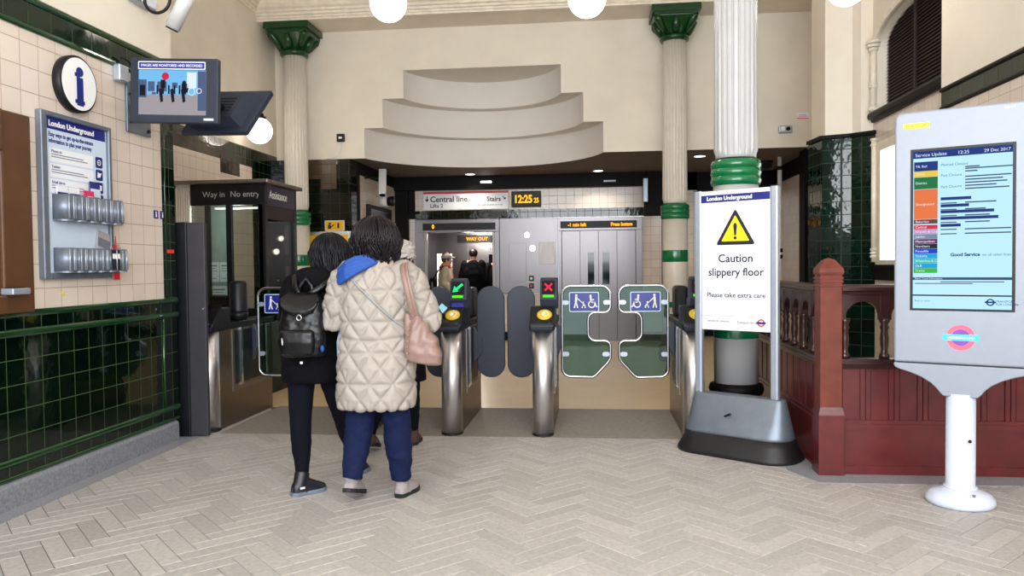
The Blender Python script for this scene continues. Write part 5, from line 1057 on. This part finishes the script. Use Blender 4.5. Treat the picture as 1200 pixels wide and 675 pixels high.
m.tube([(cx - .03, cy - .1, 1.43), (cx - .12, cy - .115, 1.38), (cx - .185, cy - .09, 1.345), (cx - .2, cy - .01, 1.325)], [.02, .03, .03, .025], 10, rnd=True)
m.tube([(cx + .07 * math.cos(q) * 1.25, cy + .085 * math.sin(q), 1.465) for q in [R(200 + 250 * i / 14) for i in range(15)]], .024, 10, rnd=True)
fused(m, .004, 1).build('scarf', 'blue_scarf', pB, world=True)
hair(pB, (cx + .005, cy - .005, 1.565), (.122, .13, .118), 1.425, 520, 'hair_dark', .022, seed=3, spread=.1, th=.0042)
shoe(pB, (-1.45, 4.355, .075), (-1.425, 4.57, .01), 'boot_grey', 'sole_black', (-1.437, 4.40, .165)); shoe(pB, (-1.185, 4.515, .0), (-1.12, 4.73, .0), 'boot_grey', 'sole_black', (-1.178, 4.57, .14))
# bag over her shoulder, and the cross body strap with its pouch
t = thing('shoulder_bag', 'dusty pink leather shoulder bag hanging at the right side of the cream coat', 'bag', (-1.0, 4.38, .84))
bc = Vector((-.995, 4.37, 0)); m = MB(); rs = []
for z, a, b, dx in ((.835, .075, .035, .015), (.845, .1, .05, .015), (.9, .112, .06, .01), (.98, .098, .055, 0), (1.05, .075, .04, -.02), (1.10, .058, .025, -.035), (1.12, .05, .016, -.04)): rs.append(ellring((bc.x + dx, bc.y, z), a, b, 30, 2.8, -.012))
m.rings(rs); o = fused(m, .006, 3); o.bm.normal_update()
for v in o.bm.verts: v.co += v.normal * (.007 * math.sin(v.co.x * 90 + 3 * math.sin(v.co.z * 9)) * max(0, min(1, (v.co.z - .88) / .2)) + .006 * noise.noise(v.co * 22))
bg = o.build('bag_body', 'pink_leather', t, world=True)
m = MB(); S = lambda dx, dy: [(-1.035 + dx, 4.355 + dy, 1.10), (-1.045 + dx, 4.325 + dy, 1.17), (-1.062 + dx, 4.305 + dy, 1.26), (-1.085 + dx, 4.325 + dy, 1.35), (-1.105 + dx, 4.37 + dy, 1.405), (-1.115 + dx, 4.45 + dy, 1.43), (-1.11 + dx, 4.53 + dy, 1.40), (-1.09 + dx, 4.60 + dy, 1.3), (-1.06 + dx, 4.60 + dy, 1.2)]
m.tube(S(0, 0), .015, 8, flat=.35, up=(0, 1, 0), rnd=True); m.tube(S(.022, .0), .012, 8, flat=.4, up=(0, 1, 0), rnd=True); m.build('strap', 'pink_leather', t, world=True)
for i in range(7): MB().lathe([(.006, 4.305), (.006, 4.312)], (-1.07 + .003 * i, 0, .87 + .035 * i), 8, 'Y').build('eyelet', 'pink_leather', bg, world=True)
m = MB()
for i in range(9): m.tube([(-1.045 + .011 * math.cos(q), 4.325 + .004 * i, 1.17 - .012 * i + .008 * math.sin(q)) for q in [2 * math.pi * k / 8 for k in range(8)]], .0035, 5, closed=True)
m.build('chain', 'pink_leather', t, world=True)
t = thing('crossbody_bag', 'pale grey bag with diagonal strap at the left hip of the cream coat', 'bag', (-1.5, 4.55, .85))
m = MB(); m.rings([ellring((-1.51, 4.56, z), a, b, 20, 3) for z, a, b in ((.845, .03, .05), (.86, .045, .08), (.95, .045, .085), (1.02, .03, .07), (1.04, .015, .05))]); fused(m, .006, 3).build('pouch', 'grey_bag', t, world=True)
pts = []
for k in range(13):
    f = k / 12; x = -1.415 + (.375) * f; z = 1.352 - .36 * f; ex, ey = ellB(z); q = max(0, 1 - (abs(x - cx) / (ex + .02)) ** 2.3) ** (1 / 2.3); pts.append((x, cy - (ey + .024) * q - .004, z))
pts = [(-1.43, 4.55, 1.40), (-1.425, 4.46, 1.425)] + [(-1.42, 4.40, 1.40)] + pts + [(-1.03, 4.5, .965), (-1.1, 4.64, .95)]
MB().tube(pts, .011, 8, flat=.4, up=(0, 1, 0), rnd=True).build('strap', 'grey_strap', t, world=True)

# ---- the woman in black with the backpack
ax, ay = -1.75, 4.68
JA = dict(head=(-1.655, 4.72, 1.49), neck=(-1.70, 4.69, 1.35), shL=(-1.885, 4.68, 1.28), shR=(-1.575, 4.70, 1.28), elL=(-1.925, 4.69, 1.04), wrL=(-1.84, 4.92, 1.0), elR=(-1.545, 4.74, 1.04), wrR=(-1.62, 4.96, 1.0),
          hipL=(-1.835, 4.66, .80), hipR=(-1.675, 4.70, .80), knL=(-1.835, 4.63, .43), knR=(-1.645, 4.87, .44), anL=(-1.808, 4.575, .09), anR=(-1.605, 5.0, .10), toeL=(-1.70, 4.66, .03), toeR=(-1.58, 5.14, .03), chest=(-1.735, 4.68, 1.18), waist=(ax, ay, .98), pelvis=(ax, ay, .87))
pA, DA, bA = person('woman with long black hair in a short black padded jacket, black leggings and trainers', ax, ay, 1.61, 0, JA)
trousers(pA, DA, 'leggings', (.09, .08, .068, .06, .042), wob=.004, seed=9, name='leggings')
m = MB(); m.rings([ellring((x, ay, z), a, b, 32) for x, z, a, b in ((-1.775, .69, .178, .15), (-1.77, .8, .186, .155), (-1.76, .95, .18, .15), (-1.745, 1.1, .185, .15), (-1.73, 1.22, .185, .14), (-1.72, 1.3, .14, .11), (-1.70, 1.35, .09, .09))])
aL = [JA['shL'], lerp(JA['shL'], JA['elL'], .5), JA['elL'], lerp(JA['elL'], JA['wrL'], .9)]; aR = [JA['shR'], lerp(JA['shR'], JA['elR'], .5), JA['elR'], lerp(JA['elR'], JA['wrR'], .9)]
for pl in (aL, aR): m.tube(pl, [.075, .075, .07, .052], 18, rnd=True)
o = fused(m, .01, 5); puff(o, ax, ay, (aL, aR), .1, .008, .2, .075, .006, 5, 'rows', lambda z: (.185, .15)); o.build('jacket', 'cloth_black', pA, world=True)
m = MB(); m.tube([(-1.70 + .12 * math.cos(q), 4.675 + .105 * math.sin(q), 1.335 + .012 * math.sin(q)) for q in [2 * math.pi * i / 20 for i in range(20)]], .05, 12, closed=True); m.ball((-1.715, 4.57, 1.325), (.15, .065, .085), 18, 12)
o = fused(m, .011, 5); o.build('hood', 'cloth_black', pA, world=True)
hair(pA, (-1.652, 4.705, 1.495), (.112, .125, .116), 1.285, 560, 'hair_black', .018, seed=5, sway=(.035, -.03), spread=.05, th=.0042)
shoe(pA, (-1.845, 4.50, .0), (-1.69, 4.66, .0), 'shoe_black', 'sole_grey', (-1.808, 4.575, .13), w=.045); shoe(pA, (-1.615, 4.93, .0), (-1.575, 5.16, .0), 'shoe_black', 'sole_grey', (-1.605, 5.0, .13), w=.045)
FR(frame((-1.80, 4.505, .045), Vector((.7, .72, 0)), (0, 0, 1)), .012).rect(0, 0, .03, .012).build('shoe_tab', 'poster_white', pA)
t = thing('backpack', 'shiny black leather backpack with flap and ring, worn by the woman in black', 'backpack', (-1.735, 4.45, .86))
bx, by = -1.735, 4.445
m = MB(); m.rings([ellring((bx + dx, by + dy, z), a, b, 32, 3.2) for z, a, b, dx, dy in ((.865, .10, .05, -.0, .0), (.88, .128, .075, 0, 0), (.97, .146, .088, 0, 0), (1.08, .14, .08, .0, .01), (1.18, .125, .07, .0, .02), (1.235, .10, .055, 0, .03), (1.25, .08, .04, 0, .035))])
o = fused(m, .008, 3); o.bm.normal_update()
for v in o.bm.verts: v.co += v.normal * (.008 * noise.noise(v.co * 14) + .004 * noise.noise(v.co * 34))
bp_ = o.build('main_bag', 'leather_black', t, world=True)
m = MB(); m.rings([ellring((bx - .005, by - .085, z), a, b, 24, 3.4) for z, a, b in ((.885, .085, .015), (.895, .1, .03), (.96, .108, .038), (1.02, .104, .032), (1.035, .095, .015))]); o = fused(m, .006, 3); o.build('front_pocket', 'leather_black', t, world=True)
m = MB(); m.rings([[(bx + .005 + rx * math.sin(q), by - .075 + .07 * f * f - .02 * math.cos(q) * (1 - f), 1.25 - .135 * (1 - f) * (.35 + .65 * math.cos(q)) ) for q in [R(-88 + 176 * i / 16) for i in range(17)]] for f, rx in ((0, .115), (.25, .118), (.5, .112), (.8, .1), (1, .09))], closed=False, cap=False)
fl_ = m.build('flap', 'leather_black', t, world=True); md = fl_.modifiers.new('s', 'SOLIDIFY'); md.thickness = .012; md.offset = 0
m = MB(); m.tube([(bx + .015 + .014 * math.cos(q), by - .1, 1.108 + .016 * math.sin(q)) for q in [2 * math.pi * i / 14 for i in range(14)]], .0035, 6, closed=True, up=(0, 1, 0)); m.build('ring', 'chrome', fl_, world=True)
MB().tube([(bx - .035, by + .03, 1.235), (bx - .03, by + .03, 1.29), (bx + .01, by + .035, 1.335), (bx + .045, by + .03, 1.29), (bx + .05, by + .03, 1.235)], .012, 8, flat=.45, up=(0, 1, 0), rnd=True).build('top_handle', 'leather_black', t, world=True)
MB().tube([(bx - .02, by - .0, 1.235), (bx - .05, by + .01, 1.29), (bx - .085, by + .09, 1.355), (bx - .085, by + .2, 1.36), (bx - .07, by + .34, 1.25)], .018, 8, flat=.4, up=(0, 1, 0), rnd=True).tube([(bx + .03, by - .0, 1.235), (bx + .1, by + .02, 1.28), (bx + .175, by + .1, 1.345), (bx + .18, by + .22, 1.355), (bx + .18, by + .36, 1.25)], .018, 8, flat=.4, up=(0, 1, 0), rnd=True).build('shoulder_straps', 'leather_black', t, world=True)
MB().tube([(bx - .085, by - .115, .985), (bx - .08, by - .122, .95)], .005, 6, rnd=True).build('zip_pull', 'chrome', t, world=True); MB().ball((bx + .135, by - .05, .92), (.012, .01, .02), 10, 8).build('charm', 'blue_scarf', t, world=True); MB().box((bx + .005, by - .07, .832), (bx + .02, by - .066, .845)).build('tag', 'poster_white', t, world=True)

# ---- the third traveller, going through with a card
qx, qy = -1.45, 5.62
JC = dict(head=(-1.435, 5.66, 1.47), neck=(-1.44, 5.62, 1.335), shL=(-1.60, 5.62, 1.27), shR=(-1.29, 5.64, 1.27), elL=(-1.66, 5.64, 1.02), wrL=(-1.60, 5.86, .95), elR=(-1.225, 5.72, 1.04), wrR=(-1.235, 5.93, 1.035),
          hipL=(-1.54, 5.62, .80), hipR=(-1.37, 5.64, .80), knL=(-1.62, 5.72, .44), knR=(-1.40, 5.78, .44), anL=(-1.685, 5.60, .15), anR=(-1.43, 5.92, .10), toeL=(-1.675, 5.72, .03), toeR=(-1.43, 6.06, .03), chest=(qx, qy, 1.16), waist=(qx, qy, .97), pelvis=(qx, qy, .86))
pC, DC, bC = person('third traveller half hidden by the cream coat, in a white knitted hat and brown boots', qx, qy, 1.6, 0, JC, curl=.75)
trousers(pC, DC, 'leggings', (.09, .08, .066, .06, .05), seed=1, name='leggings')
m = MB(); m.rings([ellring((qx, qy, z), a, b, 28) for z, a, b in ((.55, .2, .16), (.8, .19, .15), (1.0, .175, .14), (1.2, .18, .14), (1.28, .14, .11), (1.33, .09, .09))])
for pl, rr_ in (([JC['shL'], JC['elL'], JC['wrL']], 0), ([JC['shR'], JC['elR'], JC['wrR']], 0)): m.tube(pl, [.07, .062, .048], 16, rnd=True)
fused(m, .011, 5).build('coat', 'cloth_black', pC, world=True)
m = MB(); m.tube([(qx + .01 + .1 * math.cos(q), qy + .01 + .09 * math.sin(q), 1.335) for q in [2 * math.pi * i / 18 for i in range(18)]], .045, 10, closed=True); o = fused(m, .009, 2)
for v in o.bm.verts: v.co += v.normal * .014 * noise.noise(v.co * 60)
o.build('fur_collar', 'cloth_black', pC, world=True)
hair(pC, (-1.435, 5.645, 1.46), (.088, .1, .1), 1.36, 120, 'hair_dark', .008, seed=8)
m = MB(); m.ball((-1.43, 5.645, 1.50), (.105, .115, .105), 24, 16); o = fused(m, .006, 2); o.bm.normal_update()
for v in o.bm.verts:
    q = v.co - Vector((-1.43, 5.645, 1.5)); aa = math.atan2(q.x, q.y) * 9; v.co += v.normal * .007 * (math.sin(aa + 5 * math.sin(v.co.z * 60)) + .4 * math.sin(v.co.z * 180))
    if v.co.z < 1.425: v.co.z = 1.425
o.build('knitted_hat', 'hat_knit', pC, world=True)
hm = MB(); d_ = (Vector(JC['wrR']) - Vector(JC['elR'])); hand(hm, Vector(JC['wrR']), d_, Vector((.3, 0, 1)), 1.12, .7, -1); fused(hm, .0042, 2).build('glove', 'cloth_black', pC, world=True)
shoe(pC, (-1.70, 5.555, .07), (-1.675, 5.76, .01), 'boot_brown', 'sole_black', (-1.685, 5.61, .38), name='boot', w=.05); shoe(pC, (-1.43, 5.86, 0), (-1.43, 6.09, 0), 'boot_brown', 'sole_black', (-1.43, 5.92, .35), name='boot', w=.05)
t = tag(MB().box((-.03, -.045, -.0015), (.03, .045, .0015), .001).xf(Matrix.Translation((-1.21, 6.05, 1.06)) @ Matrix.Rotation(.9, 4, 'X') @ Matrix.Rotation(.5, 4, 'Y') @ Matrix.Rotation(-.5, 4, 'Z')).build('travel_card', 'card_blue'), 'pale blue travel card held over the yellow reader by a black glove', 'card')

# ---- passengers inside the open lift
def lift_person(label, x, y, H, rz, coatm, J=None, hem=.45, hairm='hair_brown', hairlow=None, legm='jeans', hair_n=60, coll=None, bulk=1.0):
    t, D, b = person(label, x, y, H, rz, J, voxel=.012, curl=.5, group='passengers in the lift'); k = H / 1.7
    trousers(t, D, legm, (.09, .085, .07, .065, .055), voxel=.014)
    m = MB(); c = Vector((x, y, 0)); mm = Matrix.Translation(c) @ Matrix.Rotation(rz, 4, 'Z')
    rs = [[tuple(mm @ Vector(p)) for p in ellring((0, 0, z * k), a * bulk, b_ * bulk, 24)] for z, a, b_ in ((hem, .21, .16), (.95, .19, .15), (1.2, .2, .15), (1.34, .16, .12), (1.43, .1, .1), (1.47, .075, .08))]; m.rings(rs)
    for q in 'LR': m.tube([D['sh' + q], D['el' + q], lerp(D['el' + q], D['wr' + q], .92)], [.078 * bulk, .068 * bulk, .05], 14, rnd=True)
    o = fused(m, .014, 4)
    for v in o.bm.verts: v.co += v.normal * .01 * noise.noise(v.co * 11)
    o.build('coat', coatm, t, world=True)
    h = D['head']; f = Vector((-math.sin(rz), math.cos(rz), 0)); hc = Vector(h) - f * .02 + Vector((0, 0, .03))
    hm_ = MB(); hm_.ball((0, 0, 0), (.088 * k, .098 * k, .092 * k), 18, 12)
    for v in hm_.bm.verts: v.co += v.co.normalized() * .006 * noise.noise(v.co * 40)
    hm_.xf(Matrix.Translation(hc) @ Matrix.Rotation(rz, 4, 'Z')); hm_.build('hair', hairm, t, world=True)
    for q in 'LR':
        a = Vector(D['an' + q]); fd = f; hl = a - fd * .05; hl.z = 0; tl = a + fd * .17; tl.z = 0; shoe(t, hl, tl, 'shoe_black', 'sole_black', a + Vector((0, 0, .04)))
    return t, D, f
tW, DW, fW = lift_person('lift passenger in profile wearing a grey flat cap, red scarf and beige jacket', -2.90, 14.95, 1.63, R(-80), 'beige_jacket', hem=.8)
hW = Vector(DW['head']); m = MB(); m.ball(tuple(hW + Vector((0, 0, .075)) - fW * .01), (.12, .11, .055), 20, 12); m.ball(tuple(hW + fW * .1 + Vector((0, 0, .055))), (.07, .075, .014), 16, 8); fused(m, .008, 3).build('flat_cap', 'cap_grey', tW, world=True)
m = MB(); m.tube([(DW['neck'][0] + .085 * math.cos(q), DW['neck'][1] + .085 * math.sin(q), DW['neck'][2] + .015) for q in [2 * math.pi * i / 16 for i in range(16)]], .035, 10, closed=True); m.tube([Vector(DW['neck']) + fW * .09, Vector(DW['neck']) + fW * .13 - Vector((0, 0, .2))], [.03, .04], 10, rnd=True); fused(m, .009, 2).build('scarf', 'red_scarf', tW, world=True)
t = thing('shoulder_bag', 'black bag on the back of the passenger in the flat cap', 'bag', (-3.16, 14.9, .85)); m = MB(); m.rings([ellring((-3.15, 14.88, z), a, b, 20, 3) for z, a, b in ((.86, .05, .12), (.9, .085, .16), (1.1, .08, .15), (1.18, .04, .1))]); fused(m, .01, 3).build('bag_body', 'leather_black', t, world=True); MB().tube([(-3.13, 14.85, 1.15), (-3.02, 14.80, 1.32), (-2.9, 14.78, 1.39), (-2.82, 14.86, 1.36)], .014, 8, rnd=True).build('strap', 'leather_black', t, world=True)
lift_person('lift passenger in a tan coat standing behind the one in the flat cap', -3.02, 15.6, 1.70, R(-60), 'tan_coat', hem=.6, hairm='hair_brown')
lift_person('lift passenger seen from behind in a black coat, short dark hair', -2.43, 15.5, 1.76, 0, 'cloth_black', hem=.5, hairm='hair_dark', bulk=1.15)
lift_person('lift passenger in black half hidden by the right edge of the lift opening', -1.95, 15.55, 1.70, R(15), 'cloth_black', hem=.5, hairm='hat_knit', bulk=1.1)
